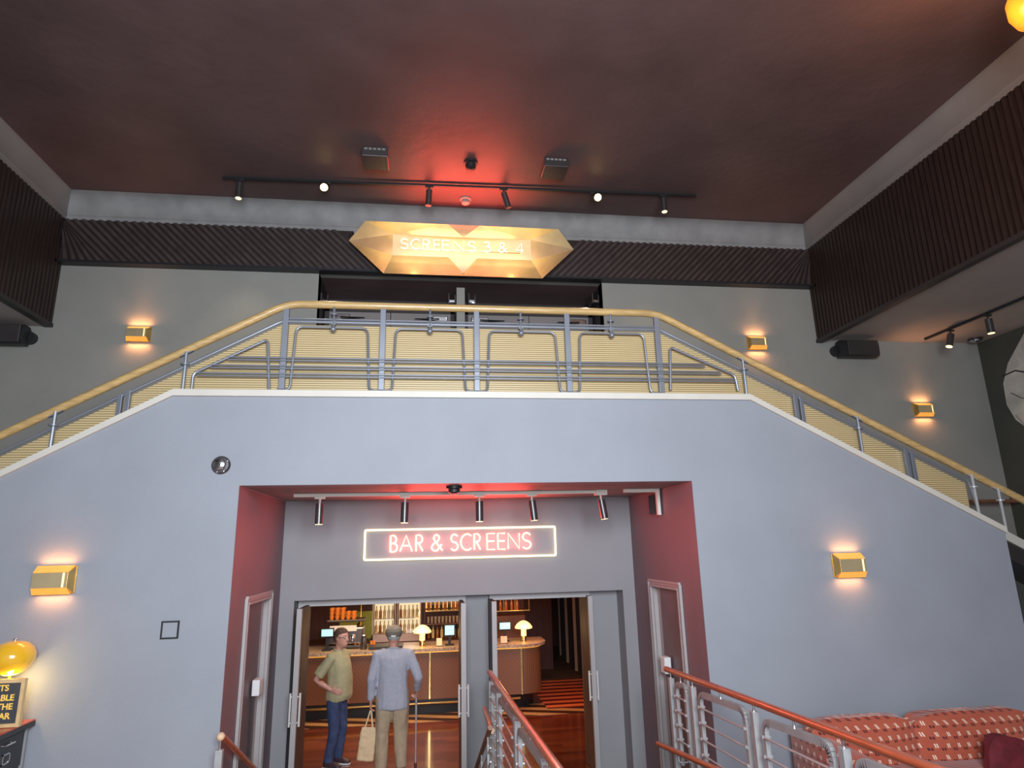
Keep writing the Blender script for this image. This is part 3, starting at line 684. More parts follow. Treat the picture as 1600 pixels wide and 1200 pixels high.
part('frame', B().box(-.077, .077, -.016, 0, .064, .077).box(-.077, .077, -.016, 0, -.077, -.064).box(-.077, -.064, -.016, 0, -.064, .064).box(.064, .077, -.016, 0, -.064, .064), 'black', t)
part('plate', B().box(-.064, .064, -.009, -.001, -.064, .064), 'blue', t)
# mural on the right wall: a pale shape with dark cracks
t = thing('wall_mural', 'large pale grey mottled mural with dark lines on the dark right wall', 'mural', (WR-.01, 1.6, 4.4))
b = B(); pts = [(2.30, 5.10), (2.46, 4.8), (2.48, 4.45), (2.38, 4.18), (2.15, 3.95), (1.8, 3.85), (1.2, 3.8), (.2, 3.9), (-.8, 4.4), (-.9, 5.2), (.2, 5.5), (1.9, 5.5)]
part('print', b.poly([(WR-.012, y, z) for y, z in pts], (.01, 0, 0)), 'mural', t, world=True)
part('dark_line', B().tube([(WR-.014, 2.44, 4.92), (WR-.014, 2.2, 4.95), (WR-.014, 1.9, 4.82), (WR-.014, 1.4, 4.7)], .012, 6).tube([(WR-.014, 2.36, 4.62), (WR-.014, 2.2, 4.5), (WR-.014, 2.0, 4.42)], .006, 6), 'black', t, True, world=True)
part('string', B().tube([(WR-.014, 2.35, 4.25), (WR-.014, 2.15, 3.95), (WR-.014, 1.95, 3.8), (WR-.014, 1.6, 3.9)], .015, 6), 'cove', t, True, world=True)
for k in range(6): part('bead', B().ball((WR-.012, 2.2-.12*k, 3.72-.03*k), .03), 'white', t, True, world=True)
# amber pendant at the top right corner
v = P(1618, 10, -2.6)
t = thing('pendant_lamp', 'glowing amber pendant lamp at the top right corner', 'lamp', v)
part('shade', B().lathe([(.03, .3), (.13, .24), (.2, .1), (.2, -.02), (.16, -.12), (.06, -.2), (0, -.22)], n=24), 'orangeglass', t, True)
part('finial', B().ball((0, 0, -.25), .03), 'brass', t, True)
part('cord', B().tube([(0, 0, .3), (0, 0, 7.6-v.z)], .008), 'black', t, True)
lamp('POINT', 'pendant_glow', v-Vector((0.5, 0, .2)), 26, (1, .45, .14), .15)

# ------------------------------------------------------------------ recess side doors
def sidedoor(x, s, y0, y1, label):
    t = thing('side_door', label, 'door', (x, (y0+y1)/2, BZ))
    # architrave around the opening
    b = B(); w_ = .08
    for k, (d, o_) in enumerate(((.03, 0), (.018, .03), (.03, .06))):
        xa, xb = sorted((x-s*.0, x-s*d))
        b.box(xa, xb, y1+o_-.005, y1+o_+.025, BZ, 1.88+o_).box(xa, xb, y0-o_-.02, y0-o_+.005, BZ, 1.88+o_).box(xa, xb, y0-o_, y1+o_, 1.88+o_-.005, 1.88+o_+.022)
    part('frame', b, 'frame', t, world=True)
    xa, xb = sorted((x+s*.05, x+s*.1))
    part('leaf', B().box(xa, xb, y0+.01, y1-.12, BZ, 1.87), 'sideleaf', t, world=True)
    part('jamb_strip', B().box(xa, xb, y1-.11, y1, BZ, 1.87).box(min(x, x+s*.05), max(x, x+s*.05), y1-.03, y1, BZ, 1.87), 'frame', t, world=True)
    xa, xb = sorted((x+s*.03, x+s*.055))
    part('push_plate', B().box(xa, xb, y1-.34, y1-.30, .3, 1.0, .006), 'gun', t, world=True)
    return t
sidedoor(XL, -1, .62, 1.62, 'narrow door with pale moulded frame in the left plum wall of the recess')
sidedoor(XR, 1, .62, 1.50, 'narrow door with pale moulded frame in the right plum wall of the recess')
solo('white_wall_box', B().box(XL-.03, XL+.05, 1.20, 1.36, .90, 1.06, .008), 'white', 'small white box on the left side door of the recess', 'box')
solo('white_wall_box', B().box(XR-.05, XR+.03, 1.12, 1.26, .92, 1.10, .008), 'white', 'small white box beside the right side door, behind the handrail end', 'box')

# ------------------------------------------------------------------ bar doors
def doorframe(x0, x1, label):
    t = thing('door_frame', label, 'door frame', ((x0+x1)/2, 2.55, BZ))
    part('jamb', B().box(x0, x0+.05, 2.44, 2.58, BZ, 1.74), 'frame', t, world=True)
    part('jamb', B().box(x1-.05, x1, 2.44, 2.58, BZ, 1.74), 'frame', t, world=True)
    part('header', B().box(x0, x1, 2.435, 2.58, 1.741, 1.765).box(x0+.051, x1-.051, 2.44, 2.58, 1.70, 1.7409).box(x0, x1, 2.42, 2.58, 1.7651, 1.785), 'frame', t, world=True)
doorframe(-1.59, .57, 'pale metal frame of the left pair of open bar doors')
doorframe(.89, 2.27, 'pale metal frame of the right pair of open bar doors')
def leaf(x, y0, y1, label, face):
    t = thing('door_leaf', label, 'door', (x, y0, BZ))
    part('stile', B().box(x-.03, x+.03, y0, y0+.05, BZ+.01, 1.72), 'frame', t, world=True, label='pale leading edge')
    part('panel', B().box(x-.022, x+.022, y0+.05, y1, BZ+.01, 1.72), face, t, world=True)
    s = 1
    for sx in (-1, 1):
        hb = B().tube([(x+sx*.055, y0+.03, .42), (x+sx*.055, y0+.03, .78)], .013, 8)
        for z in (.46, .74): hb.tube([(x+sx*.028, y0+.03, z), (x+sx*.055, y0+.03, z)], .008, 6)
        part('pull_handle', hb, 'pull', t, True, 'long polished pull handle', True)
    part('edge_strip', B().box(x-.026, x+.026, y1-.02, y1, BZ+.01, 1.72).box(x-.024, x+.024, y0+.2, y0+.212, BZ+.01, 1.72), 'leafwood', t, world=True)
leaf(-1.47, 1.85, 2.52, 'open door leaf at the left edge of the bar doorway, beside the man in green', 'leafwood')
leaf(.505, 1.85, 2.52, 'open door leaf left of the central blue pillar', 'leafwood')
leaf(.90, 1.95, 2.52, 'open door leaf right of the central blue pillar, by the handrail end', 'leafwood')
leaf(2.24, 2.3, 2.85, 'open door leaf at the right edge of the bar doorway', 'leafwood')

# ------------------------------------------------------------------ bar room shell
BX0, BX1 = -3.3, 4.2
struct('wall_bar_left', B().box(BX0-.1, BX0, 2.6, 9, BZ, 2.3), 'darkwood')
struct('wall_bar_back', B().box(BX0, 2.2, 8.1, 8.25, BZ, 2.3), 'darkwood')
struct('wall_bar_hall', B().box(2.2, 3.1, 9.6, 9.7, BZ, 2.3).box(BX0, BX1+.2, 13, 13.1, BZ, 2.3), 'darkwood')
struct('wall_bar_right', B().box(BX1, BX1+.1, 2.6, 13, BZ, 2.3), 'darkwood')
struct('wall_bar_inner', B().box(BX0, OL, 2.6, 2.7, BZ, 2.3).box(OR_, BX1, 2.6, 2.7, BZ, 2.3).box(OL, OR_, 2.6, 2.7, OT, 2.3), 'darkwood')
struct('ceiling_bar', B().box(BX0, BX1, 2.6, 13, 2.3, 2.4), 'dark')
struct('floor_stripes', B().box(2.25, 3.75, 5.85, 8.4, BZ, BZ+.004), 'rug')
struct('floor_wedges', B().box(BX0, 2.25, 5.45, 6.3, BZ, BZ+.004).box(2.25, 3.0, 5.45, 5.85, BZ, BZ+.003), 'wedge')
struct('floor_hall', B().box(2.25, 4.1, 8.4, 13, BZ, BZ+.006), 'hallfloor')
# pleated curtain along the right
def curtain(x, y0, y1):
    t = thing('curtain', 'tall dark striped pleated curtain along the right side of the bar hall', 'curtain', (x, y0, BZ))
    b = B(); n = 90; prev = None
    for i in range(n+1):
        y = y0+(y1-y0)*i/n; xx = x-.22*i/n*-1+.06*math.sin(i*1.05)
        cur = [b.bm.verts.new((xx, y, z)) for z in (BZ+.02, 2.28)]
        if prev: b.bm.faces.new((prev[0], cur[0], cur[1], prev[1]))
        prev = cur
    part('fabric', b, 'curtain', t, True, world=True)
curtain(3.45, 5.9, 11.5)
# ------------------------------------------------------------------ counter
CT = .65
ct = thing('bar_counter', 'long wood veneered bar counter with stone top and rounded right end', 'bar counter', (-.5, 6.2, BZ))
def cshape(x0, x1, y0, y1, r, off=0):
    pts = [(x0, y0), (x1-r, y0)]
    pts += [(x1-r+r*math.sin(a), y0+r-r*math.cos(a)) for a in [PI/2*i/10 for i in range(1, 11)]]
    return pts+[(x1, y1), (x0, y1)]
def cprism(b, pts, z0, z1): return b.poly([(x, y, z0) for x, y in pts], (0, 0, z1-z0))
part('plinth', cprism(B(), cshape(BX0, 2.10, 6.02, 6.9, .6), BZ, -.2), 'black', ct, world=True)
part('front_panel', cprism(B(), cshape(BX0, 1.80, 5.90, 6.0, .01), -.2, CT-.06), 'chevron', ct, world=True, label='chevron veneer panel')
part('curved_end', cprism(B(), cshape(1.80, 2.22, 5.90, 7.0, .40), -.2, CT-.06), 'reed', ct, world=True, label='vertically reeded curved end')
part('countertop', cprism(B(), cshape(BX0, 2.32, 5.82, 6.75, .5), CT-.05, CT), 'stone', ct, world=True)
part('light_lip', cprism(B(), cshape(BX0, 2.24, 5.875, 6.6, .42), CT-.075, CT-.05), 'amber', ct, world=True, label='glowing strip under the top')
for x in (-2.4, .14, 1.80): part('brass_strip', B().box(x-.012, x+.012, 5.885, 5.90, -.2, CT-.075), 'brass', ct, world=True)
part('foot_rail', B().tube([(BX0, 5.78, -.24), (1.5, 5.78, -.24), (1.75, 5.80, -.24)], .018), 'brass', ct, True, world=True)
# ------------------------------------------------------------------ things on and behind the counter
def mushroom(x, y, z, d):
    t = thing('mushroom_lamp', d, 'lamp', (x, y, z))
    part('base', B().lathe([(.055, 0), (.055, .01), (.05, .09), (.045, .10)]), 'brass', t, True)
    part('stem', B().lathe([(.05, .10), (.05, .22), (.06, .24)]), 'mush', t, True)
    part('shade', B().lathe([(.05, .22), (.16, .235), (.165, .26), (.12, .32), (.06, .36), (0, .375)], n=24), 'mush', t, True)
    lamp('POINT', 'lamp_glow', (x, y-.28, z+.3), 3.0, (1, .6, .25), .1)
mushroom(0.0, 6.15, CT, 'glowing mushroom lamp on the bar to the right of the capped man')
mushroom(1.90, 6.2, CT, 'glowing mushroom lamp on the rounded right end of the bar')
def till(x, y, w_, h_, zc, d, m='screen'):
    t = thing('till_screen', d, 'screen', (x, y, CT))
    part('bezel', B().obox((0, 0, zc-CT), w_+.04, .03, h_+.05, (.15, 0, 0), .006), 'black', t)
    part('display', B().obox((0, -.018, zc-CT+.005), w_, .006, h_, (.15, 0, 0)), m, t)
    part('stand', B().box(-.08, .08, -.06, .1, 0, .02, .004).bar((0, .03, .0), (0, .02, zc-CT), .05, .03), 'black', t)
till(.50, 6.1, .17, .17, .91, 'till with pale screen on the bar by the left pillar')
till(1.55, 6.25, .20, .12, .93, 'till with bright blue screen on the bar in the right doorway')
till(-1.70, 6.1, .20, .12, .95, 'till with white screen on the bar behind the man in green')
def card(x, y, w_, h_, d):
    t = thing('menu_card', d, 'card', (x, y, CT)); part('card', B().obox((0, 0, h_/2), w_, .01, h_, (-.1, 0, 0)), 'cream', t); part('holder', B().box(-w_*.55, w_*.55, -.03, .03, 0, .012), 'black', t)
card(.31, 6.05, .10, .14, 'small cream card standing on the bar beside the pale till')
card(1.50, 6.02, .12, .13, 'small cream card standing on the bar in front of the blue till')
# espresso machine with cups
em = thing('espresso_machine', 'chrome espresso machine with orange lit top at the left of the bar', 'coffee machine', (-1.40, 6.45, CT))
part('body', B().box(-.32, .32, -.2, .2, .08, .36, .02), 'chrome', em)
part('top_rail', B().box(-.34, .34, -.22, .22, .46, .50, .01), 'gun', em)
part('splash_panel', B().box(-.28, .2, -.215, -.2, .30, .40), 'white', em)
part('drip_tray', B().box(-.3, .3, -.26, -.05, .02, .06, .005), 'gun', em)
for k in (-1, 1): part('group_head', B().lathe([(.04, .14), (.045, .2), (.03, .24)], (k*.14, -.24, 0)).tube([(k*.14, -.26, .15), (k*.14, -.38, .14)], .013), 'chrome', em, True)
cup0 = None
cups = [(x, y, l) for l in range(3) for x in (-.27, -.17, -.07, .03, .13) for y in (-.1, .05) if l < 2 or x < .0]
for i, (x, y, l) in enumerate(cups):
    lb = 'orange cup stacked on top of the espresso machine'
    if cup0 is None:
        cup0 = solo('coffee_cup', B().lathe([(.028, 0), (.042, .05), (.044, .065), (.038, .065), (.024, .006)], n=14), 'orange', lb, 'cup', 'orange cups on the espresso machine', True)
        c_ = cup0
    else: c_ = cup0.copy(); COL.objects.link(c_)
    c_.location = (-1.40+x, 6.45+y, CT+.50+l*.066)
t = thing('metal_pitcher', 'tall dark steel pitcher on the bar between the two men', 'pitcher', (-1.05, 6.1, CT))
part('body', B().lathe([(.055, 0), (.06, .02), (.05, .18), (.042, .22), (.045, .23)]), 'gun', t, True)
part('handle', B().tube(rounded([(.05, 0, .19), (.11, 0, .18), (.10, 0, .06), (.055, 0, .05)], .03), .008), 'gun', t, True)
part('lid', B().lathe([(.045, .23), (.03, .25), (.008, .255), (.01, .27), (0, .272)]), 'chrome', t, True)
solo('bar_tray', B().box(-.95, -.35, 5.95, 6.35, CT, CT+.05, .01), 'black', 'low black drip tray on the bar left of the capped man', 'tray')
def tumbler(xs, y, z, m, d, g, r=.028, h=.11):
    first = None
    for x in xs:
        if first is None: first = solo('glass_tumbler', B().lathe([(r*.8, 0), (r, h), (r*.92, h), (r*.7, .01)], n=12), m, d, 'glass', g, True); o = first
        else: o = first.copy(); COL.objects.link(o)
        o.location = (x, y, z)
tumbler([-1.22, -1.15, -.93, -.88], 6.3, CT, 'orange', 'amber filled glass beside the steel pitcher', 'amber glasses by the pitcher')
# back bar
struct('back_counter', B().box(BX0, 1.1, 7.3, 8.1, BZ, .60), 'darkwood')
bpl = solo('wall_panel', B().box(-1.72, -1.02, 8.05, 8.09, .6, 1.13), 'lime', 'olive green lit panel on wall behind the bar between coffee machine and fridges', 'wall panel')
solo('leaning_tool', B().tube([(-1.6, 7.5, .62), (-1.2, 7.9, 1.02)], .018), 'black', 'dark slanted handle leaning against the olive panel', 'tool')
solo('brass_post', B().tube([(-1.22, 7.25, .6), (-1.22, 7.25, 2.3)], .016), 'brass', 'slim brass post behind the bar left of the fridges', 'post')
bottles = {}
def bottle(x, y, z, m, d, g, s=1.0):
    if (m, s) not in bottles:
        bottles[(m, s)] = bpy.data.objects.new('bottle', B().lathe([(.034*s, 0), (.036*s, .02), (.036*s, .16*s), (.014*s, .20*s), (.013*s, .27*s), (.016*s, .28*s)], n=12).mesh('bottle', M[m], True)); o = bottles[(m, s)]
    else: o = bottles[(m, s)].copy()
    COL.objects.link(o); o.location = (x, y, z); tag(o, d, 'bottle', g)
for i, (x0, x1) in enumerate(((-1.0, -.53), (-.51, -.03))):
    nm = ('left', 'right')[i]
    f = thing('glass_door_fridge', '%s of the two brightly lit glass door fridges behind the bar' % nm, 'fridge', ((x0+x1)/2, 7.3, .60))
    part('cabinet', B().box(x0, x0+.02, 7.32, 7.8, .60, 1.75).box(x1-.02, x1, 7.32, 7.8, .60, 1.75).box(x0, x1, 7.32, 7.8, 1.72, 1.75).box(x0, x1, 7.32, 7.8, .60, .74), 'screenpink', f, world=True)
    part('lit_back', B().box(x0+.02, x1-.02, 7.78, 7.8, .74, 1.72), 'fridge', f, world=True)
    part('door', B().box(x0+.02, x1-.02, 7.31, 7.318, .75, 1.72), 'glass', f, world=True)
    for z in (1.02, 1.32): part('shelf', B().box(x0+.02, x1-.02, 7.4, 7.76, z, z+.012), 'chrome', f, world=True)
    part('handle', B().tube([((x1-.03) if i == 0 else (x0+.03), 7.29, .85), ((x1-.03) if i == 0 else (x0+.03), 7.29, 1.4)], .01), 'chrome', f, True, world=True)
    for z in (.745, 1.033, 1.333):
        for k in range(5): bottle(x0+.07+.082*k, 7.5, z, ('yellowish', 'bottleA', 'yellowish', 'white', 'yellowish')[(k+i) % 5], 'bottle standing inside the %s lit fridge' % nm, 'bottles in the %s fridge' % nm, .85)
    lamp('AREA', 'fridge_light', ((x0+x1)/2, 7.6, 1.70), 1.6, (1, .93, .75), .3, ((x0+x1)/2, 7.6, 0), .3)
sh = thing('bottle_shelf', 'backlit shelving with bottles behind the bar right of the fridges', 'shelf', (.4, 7.7, .6))
part('back_panel', B().box(.06, 1.05, 7.86, 7.88, 1.16, 1.5), 'backlit', sh, world=True)
for z in (.86, 1.12, 1.42): part('shelf_board', B().box(.06, 1.05, 7.55, 7.86, z, z+.02), 'brass' if z == 1.12 else 'panelwood', sh, world=True)
part('side_panel', B().box(.03, .06, 7.5, 7.88, .6, 2.0), 'darkwood', sh, world=True); part('side_panel', B().box(1.05, 1.08, 7.5, 7.88, .6, 2.0), 'darkwood', sh, world=True)
for k in range(11): bottle(.13+.085*k, 7.65, 1.14, ('bottleA', 'bottleG')[k % 2 if k < 6 else 0], 'bottle on the backlit upper shelf right of the fridges', 'bottles on the upper shelf', .9)
for k in range(10): bottle(.13+.09*k, 7.65, .60, ('bottleA', 'yellowish')[k % 2], 'bottle on the back counter under the shelves', 'bottles on the back counter', .85)
tumbler([.12+.075*k for k in range(12)], 7.68, .88, 'glassware', 'clear glass on the middle shelf right of the fridges', 'glasses on the middle shelf', .03, .13)
# gantry seen in the right doorway
ga = thing('hanging_rack', 'brass framed hanging rack above the bar in the right doorway', 'rack', (1.75, 6.7, 1.1))
for z in (1.16, 1.5): part('rack_shelf', B().box(1.35, 2.1, 6.6, 6.85, z, z+.015), 'brass', ga, world=True)
for x in (1.36, 1.58, 1.80, 2.08): part('rack_rod', B().tube([(x, 6.6, 1.15), (x, 6.6, 2.3)], .009, 6), 'brass', ga, True, world=True)
for k in range(5): bottle(1.42+.11*k, 6.72, 1.175, 'bottleA', 'amber bottle standing on the brass hanging rack', 'bottles on the hanging rack', .8)
solo('back_cabinet', B().box(1.5, 2.15, 7.6, 8.05, BZ, .98, .01), 'panelwood', 'low wooden cabinet behind the lamp in the right doorway', 'cabinet')

# ------------------------------------------------------------------ ramp and stair railings
def ramp_rail(label, x, yend, zend, slope, ynear, bays, lowrail=None, side=-1):
    t = thing('ramp_railing', label, 'railing', (x, yend, zend-.95))
    z = lambda y: zend+slope*(yend-y)
    part('handrail', B().tube([(x, yend, zend), (x, (yend+ynear)/2, z((yend+ynear)/2)), (x, ynear, z(ynear))], .03, 12), 'redwood', t, True, 'red-brown wooden handrail', True)
    for (ya, yb_) in bays:                                   # ya far, yb_ near, flat bar frame with five rods
        h0, h1 = -.09, -.86
        pts = rounded([(x, ya, z(ya)+h1), (x, ya, z(ya)+h0-.02), (x, yb_, z(yb_)+h0), (x, yb_, z(yb_)+h1)], .09, 6)
        b = B(); prev = None
        for p, q in zip(pts, pts[1:]):
            if (q-p).length > 1e-4: b.bar(p, q+(q-p).normalized()*.004, .05, .034, (1, 0, 0))
        part('frame', b, 'zinc', t, world=True)
        for k in range(1, 6):
            h = h0-.135*k
            b = B().tube([(x-.02, ya+.02, z(ya)+h), (x-.02, yb_-.02, z(yb_)+h)], .009, 8)
            for y in (ya, yb_): b.tube([(x-.035, y, z(y)+h), (x+.035, y, z(y)+h)], .014, 8)
            part('rod', b, 'zinc', t, True, world=True)
        ym_ = (ya+yb_)/2
        part('pin', B().tube([(x, ym_, z(ym_)+h0), (x, ym_, z(ym_))], .009, 8), 'chrome', t, True, world=True)
    for (ya, yb_), nx in zip(bays, bays[1:]):
        y = (yb_+nx[0])/2
        part('post', B().box(x-.026, x+.026, y-.03, y+.03, z(y)-.97, z(y)-.07, .003), 'zinc', t, world=True)
        part('pin', B().tube([(x, y, z(y)-.08), (x, y, z(y))], .009, 8), 'chrome', t, True, world=True)
    y = yend-.12
    part('post', B().box(x-.026, x+.026, y-.03, y+.03, z(y)-.97, z(y)-.07, .003), 'zinc', t, world=True)
    part('pin', B().tube([(x, y, z(y)-.08), (x, y, z(y))], .009, 8), 'chrome', t, True, world=True)
    if lowrail:
        (pa, pb) = lowrail; xo = pa[0]
        part('lower_handrail', B().tube([pa, pb], .026, 10), 'redwood', t, True, 'red-brown lower handrail', True)
        d = (Vector(pb)-Vector(pa)).normalized()
        part('end_cap', B().tube([Vector(pb)-d*.0, Vector(pb)+d*.06], .0262, 10), 'endgrain', t, True, 'pale bare end', True)
        b = B()
        for f in (.25, .8):
            p = Vector(pa).lerp(Vector(pb), f); b.tube(rounded([p, p+Vector((0, 0, -.09)), (x, p.y, p.z-.09)], .03), .008, 8)
        part('bracket', b, 'zinc', t, True, world=True)
    return t
ramp_rail('grey metal ramp railing with red wooden rail, in front of the central pillar', .78, 1.43, .98, .043, -3.6, [(1.16, .62), (.40, -.72), (-.98, -2.1), (-2.34, -3.4)], ((.70, 1.25, .64), (.70, .48, .62)))
vl = PX(1028, 1162, 2.48); ve = PX(1200, 1237, 2.48)
ramp_rail('grey metal ramp railing with red wooden rail, in front of the patterned sofa', 2.6, .56, 1.08, .043, -4.2, [(.30, .04), (-.30, -1.20), (-1.50, -2.36), (-2.62, -3.9)], (vl, ve))
t = thing('stair_railing', 'short red wooden handrail descending into the left side of the recess', 'railing', (-1.7, -.31, 0))
p0 = PX(346, 1150, -1.70); p1 = PX(395, 1200, -1.70); d = (p1-p0)
part('handrail', B().tube([p0, p0+d*1.5], .028, 10), 'redwood', t, True, world=True)
part('end_cap', B().ball(p0+Vector((0, -.015, 0)), .034), 'endgrain', t, True, 'pale bare end', True)
part('post', B().box(p0.x-.03, p0.x+.03, p0.y-.05, p0.y+.0, 0.0, p0.z-.10, .004), 'zinc', t, world=True)
part('pin', B().tube([(p0.x, p0.y-.02, p0.z-.11), (p0.x, p0.y-.02, p0.z)], .01, 8), 'chrome', t, True, world=True)
q1 = p0+d*1.45; part('post', B().box(q1.x-.03, q1.x+.03, q1.y-.05, q1.y, BZ, q1.z-.03, .004), 'zinc', t, world=True)
t = thing('stair_railing', 'brown stair handrail on pale posts beside the central pillar, left of the ramp railing', 'railing', (.62, 0, 0))
p0 = PX(766, 1137, .60); p1 = PX(745, 1197, .60); d = p1-p0
part('handrail', B().tube([p0, p0+d*1.3], .022, 10), 'panelwood', t, True, world=True)
for f, w_ in ((.15, .05), (.6, .05), (1.2, .05)):
    q = p0+d*f; part('post', B().box(q.x-.01, q.x+.01, q.y-w_/2, q.y+w_/2, BZ, q.z-.08, .003).tube([(q.x, q.y, q.z-.09), (q.x, q.y, q.z)], .008, 8), 'zinc', t, world=True)
for k in range(3):
    a_ = p0+Vector((0, 0, -.16-.11*k)); part('rod', B().tube([a_, a_+d*1.2], .008, 8), 'zinc', t, True, world=True)
# ------------------------------------------------------------------ filing cabinet, lamp, letter board
ctz = P(56, 1123, -.03).z; ex = P(56, 1123, -.03).x
cb_ = thing('filing_cabinet', 'dark metal card filing cabinet with red top at the lower left', 'cabinet', (ex-.35, -.5, 0))
part('top', B().box(ex-.75, ex, -1.1, -.03, ctz-.012, ctz, .003), 'redtop', cb_, world=True, label='bright red top')
part('top_rim', B().box(ex-.75, ex+.002, -1.1, -.028, ctz-.05, ctz-.012, .003), 'cab', cb_, world=True)
part('body', B().box(ex-.73, ex-.06, -1.07, -.05, 0, ctz-.05), 'cab', cb_, world=True)
for r_ in range(3):
    for k in range(2):
        y0 = -.54-.5*k; z0 = ctz-.34-.29*r_
        dr = part('drawer', B().box(ex-.06, ex-.045, y0, y0+.46, z0, z0+.27, .004), 'cab', cb_, world=True)
        part('handle', B().tube(rounded([(ex-.045, y0+.17, z0+.215), (ex-.02, y0+.17, z0+.22), (ex-.02, y0+.29, z0+.22), (ex-.045, y0+.29, z0+.215)], .012), .008), 'chrome', dr, True, world=True)
        b = B(); a0, a1, c0, c1 = y0+.18, y0+.28, z0+.07, z0+.15
        for q in ((a0, a1, c0, c0+.01), (a0, a1, c1-.01, c1), (a0, a0+.01, c0, c1), (a1-.01, a1, c0, c1)): b.box(ex-.046, ex-.038, *q)
        part('label_holder', b, 'chrome', dr, world=True)
part('edge_strip', B().box(ex-.06, ex-.04, -.075, -.05, 0, ctz-.05), 'zinc', cb_, world=True)
# letter board, facing the viewer
lb = thing('letter_board', 'oak framed letter board with yellow capitals on the red cabinet top', 'sign', (ex-.42, -.30, ctz))
yb2 = -.30
R0, R1 = P(36, 1060, yb2), P(38, 1128, yb2); xr = (R0.x+R1.x)/2; zt_ = R0.z
zb_ = ctz+.004; xl = xr-.52; fw = .028
part('felt', B().box(xl+.02, xr-.02, yb2, yb2+.01, zb_+.02, zt_-.02), 'felt', lb, world=True)
part('frame', B().box(xl, xr, yb2-.02, yb2+.02, zt_-fw, zt_).box(xl, xr, yb2-.02, yb2+.02, zb_, zb_+fw).box(xr-fw, xr, yb2-.02, yb2+.02, zb_+fw, zt_-fw).box(xl, xl+fw, yb2-.02, yb2+.02, zb_+fw, zt_-fw), 'oak', lb, world=True)
def text(name, s, size, x_right, z, y, m, parent, extr=.003, off=.004):
    cu = bpy.data.curves.new(name, 'FONT'); cu.body = s; cu.size = size; cu.align_x = 'RIGHT'; cu.extrude = extr; cu.offset = off
    tmp = bpy.data.objects.new('tmp', cu); COL.objects.link(tmp)
    me = bpy.data.meshes.new_from_object(tmp.evaluated_get(bpy.context.evaluated_depsgraph_get())); bpy.data.objects.remove(tmp)
    me.materials.clear(); me.materials.append(M[m])
    for v in me.vertices: v.co = Vector((v.co.x, -v.co.z, v.co.y))
    o = bpy.data.objects.new(name, me); COL.objects.link(o); o.parent = parent
    o.location = Vector((x_right, y, z))-parent.location
    return o
for s, pxr, py in (('TICKETS', 14, 1079), ('AVAILABLE', 22, 1094), ('AT THE', 19.5, 1108), ('BAR', 15, 1123)):
    v = P(pxr, py, yb2); text('lettering', s, .066, v.x, v.z, yb2-.004, 'goldtext', lb, .003, .0012)
lv = P(13, 1036, -.22)
lm = thing('table_lamp', 'glossy yellow ball table lamp on the cabinet behind the letter board', 'lamp', (lv.x, -.17, ctz))
hz = P(12, 1033, -.17).z-ctz
part('base', B().lathe([(.07, 0), (.07, .015), (.015, .03)]), 'yellow', lm, True)
part('stem', B().tube([(0, 0, .02), (0, 0, hz-.05)], .012), 'yellow', lm, True)
part('shade', B().lathe([(.09, -.095), (.135, -.055), (.165, .0), (.168, .05), (.145, .105), (.10, .145), (.05, .16), (0, .163)], (0, 0, hz+.0), 28), 'yellow', lm, True)
part('lower_glow', B().lathe([(.0, -.115), (.05, -.11), (.09, -.09), (.12, -.06)], (0, 0, hz), 24), 'amberhot', lm, True)
part('finial', B().ball((0, 0, hz+.17), .014), 'chrome', lm, True)
lamp('POINT', 'lamp_glow', (lv.x+.05, -.27, ctz+hz-.18), 3.0, (1, .72, .25), .05)

# ------------------------------------------------------------------ sofa and cushion
sf = thing('sofa', 'low sofa in orange patterned velvet against the blue wall at lower right', 'sofa', (4.7, -.55, 0))
def pillow(x0, x1, y0, y1, z0, z1, puff=.06, n=14, lean=0, wob=.012, seed=0):
    b = B(); cx, cy, cz = (x0+x1)/2, (y0+y1)/2, (z0+z1)/2; hx, hy, hz_ = (x1-x0)/2, (y1-y0)/2, (z1-z0)/2
    r = bmesh.ops.create_cube(b.bm, size=2)['verts']; bmesh.ops.subdivide_edges(b.bm, edges=b.bm.edges[:], cuts=n, use_grid_fill=True)
    for v in b.bm.verts:
        x, y, z = v.co; e = 4.5
        k = (abs(x)**e+abs(z)**e)**(1/e); k = max(k, 1e-6); mx = max(abs(x), abs(z)); s_ = mx/k if mx > 1e-6 else 1
        fx, fz = x*s_, z*s_; th = (1-max(abs(fx), abs(fz))**3.5)
        yy = y*(hy*.45+hy*.55*th)
        nz = noise.noise(Vector((fx*2+seed, fz*2, y)))*wob
        v.co = Vector((cx+fx*hx, cy+yy+lean*fz*hz_+nz, cz+fz*hz_+nz))
    return b
SX0, SX1 = 3.60, 6.05
yb3 = -.42
q0, q1_ = P(1262, 1128, yb3), P(1421, 1119, yb3); q2 = P(1592, 1108, yb3)
zc1, zc2 = P(1340, 1120, yb3).z, P(1500, 1110, yb3).z
def sp(name, b, m='sofa', label=None):
    bb = b.bm; 
    return part(name, b, m, sf, True, label, world=True)
sp('back_cushion', pillow(q0.x, q1_.x+.01, yb3-.13, yb3+.12, .28, zc1, lean=.22, seed=1))
sp('back_cushion', pillow(q1_.x-.01, q2.x+.08, yb3-.14, yb3+.13, .28, zc2, lean=.22, seed=5))
sp('backrest', B().box(SX0, q2.x+.1, -.22, -.04, .05, .50, .03), 'maroon')
sp('seat', B().box(SX0+.05, q2.x+.1, -1.15, -.25, .12, .38, .05))
a_ = P(1215, 1160, -.75)
sp('armrest', B().box(SX0-.05, SX0+.16, -1.15, -.10, .05, P(1225, 1152, -.4).z, .045))
for x in (SX0+.02, q2.x): 
    for y in (-1.1, -.15): sp('leg', B().box(x-.03, x+.03, y-.03, y+.03, 0, .1), 'black')
pv = P(1583, 1190, -.95)
b = pillow(-.24, .24, -.07, .07, -.22, .22, seed=9)
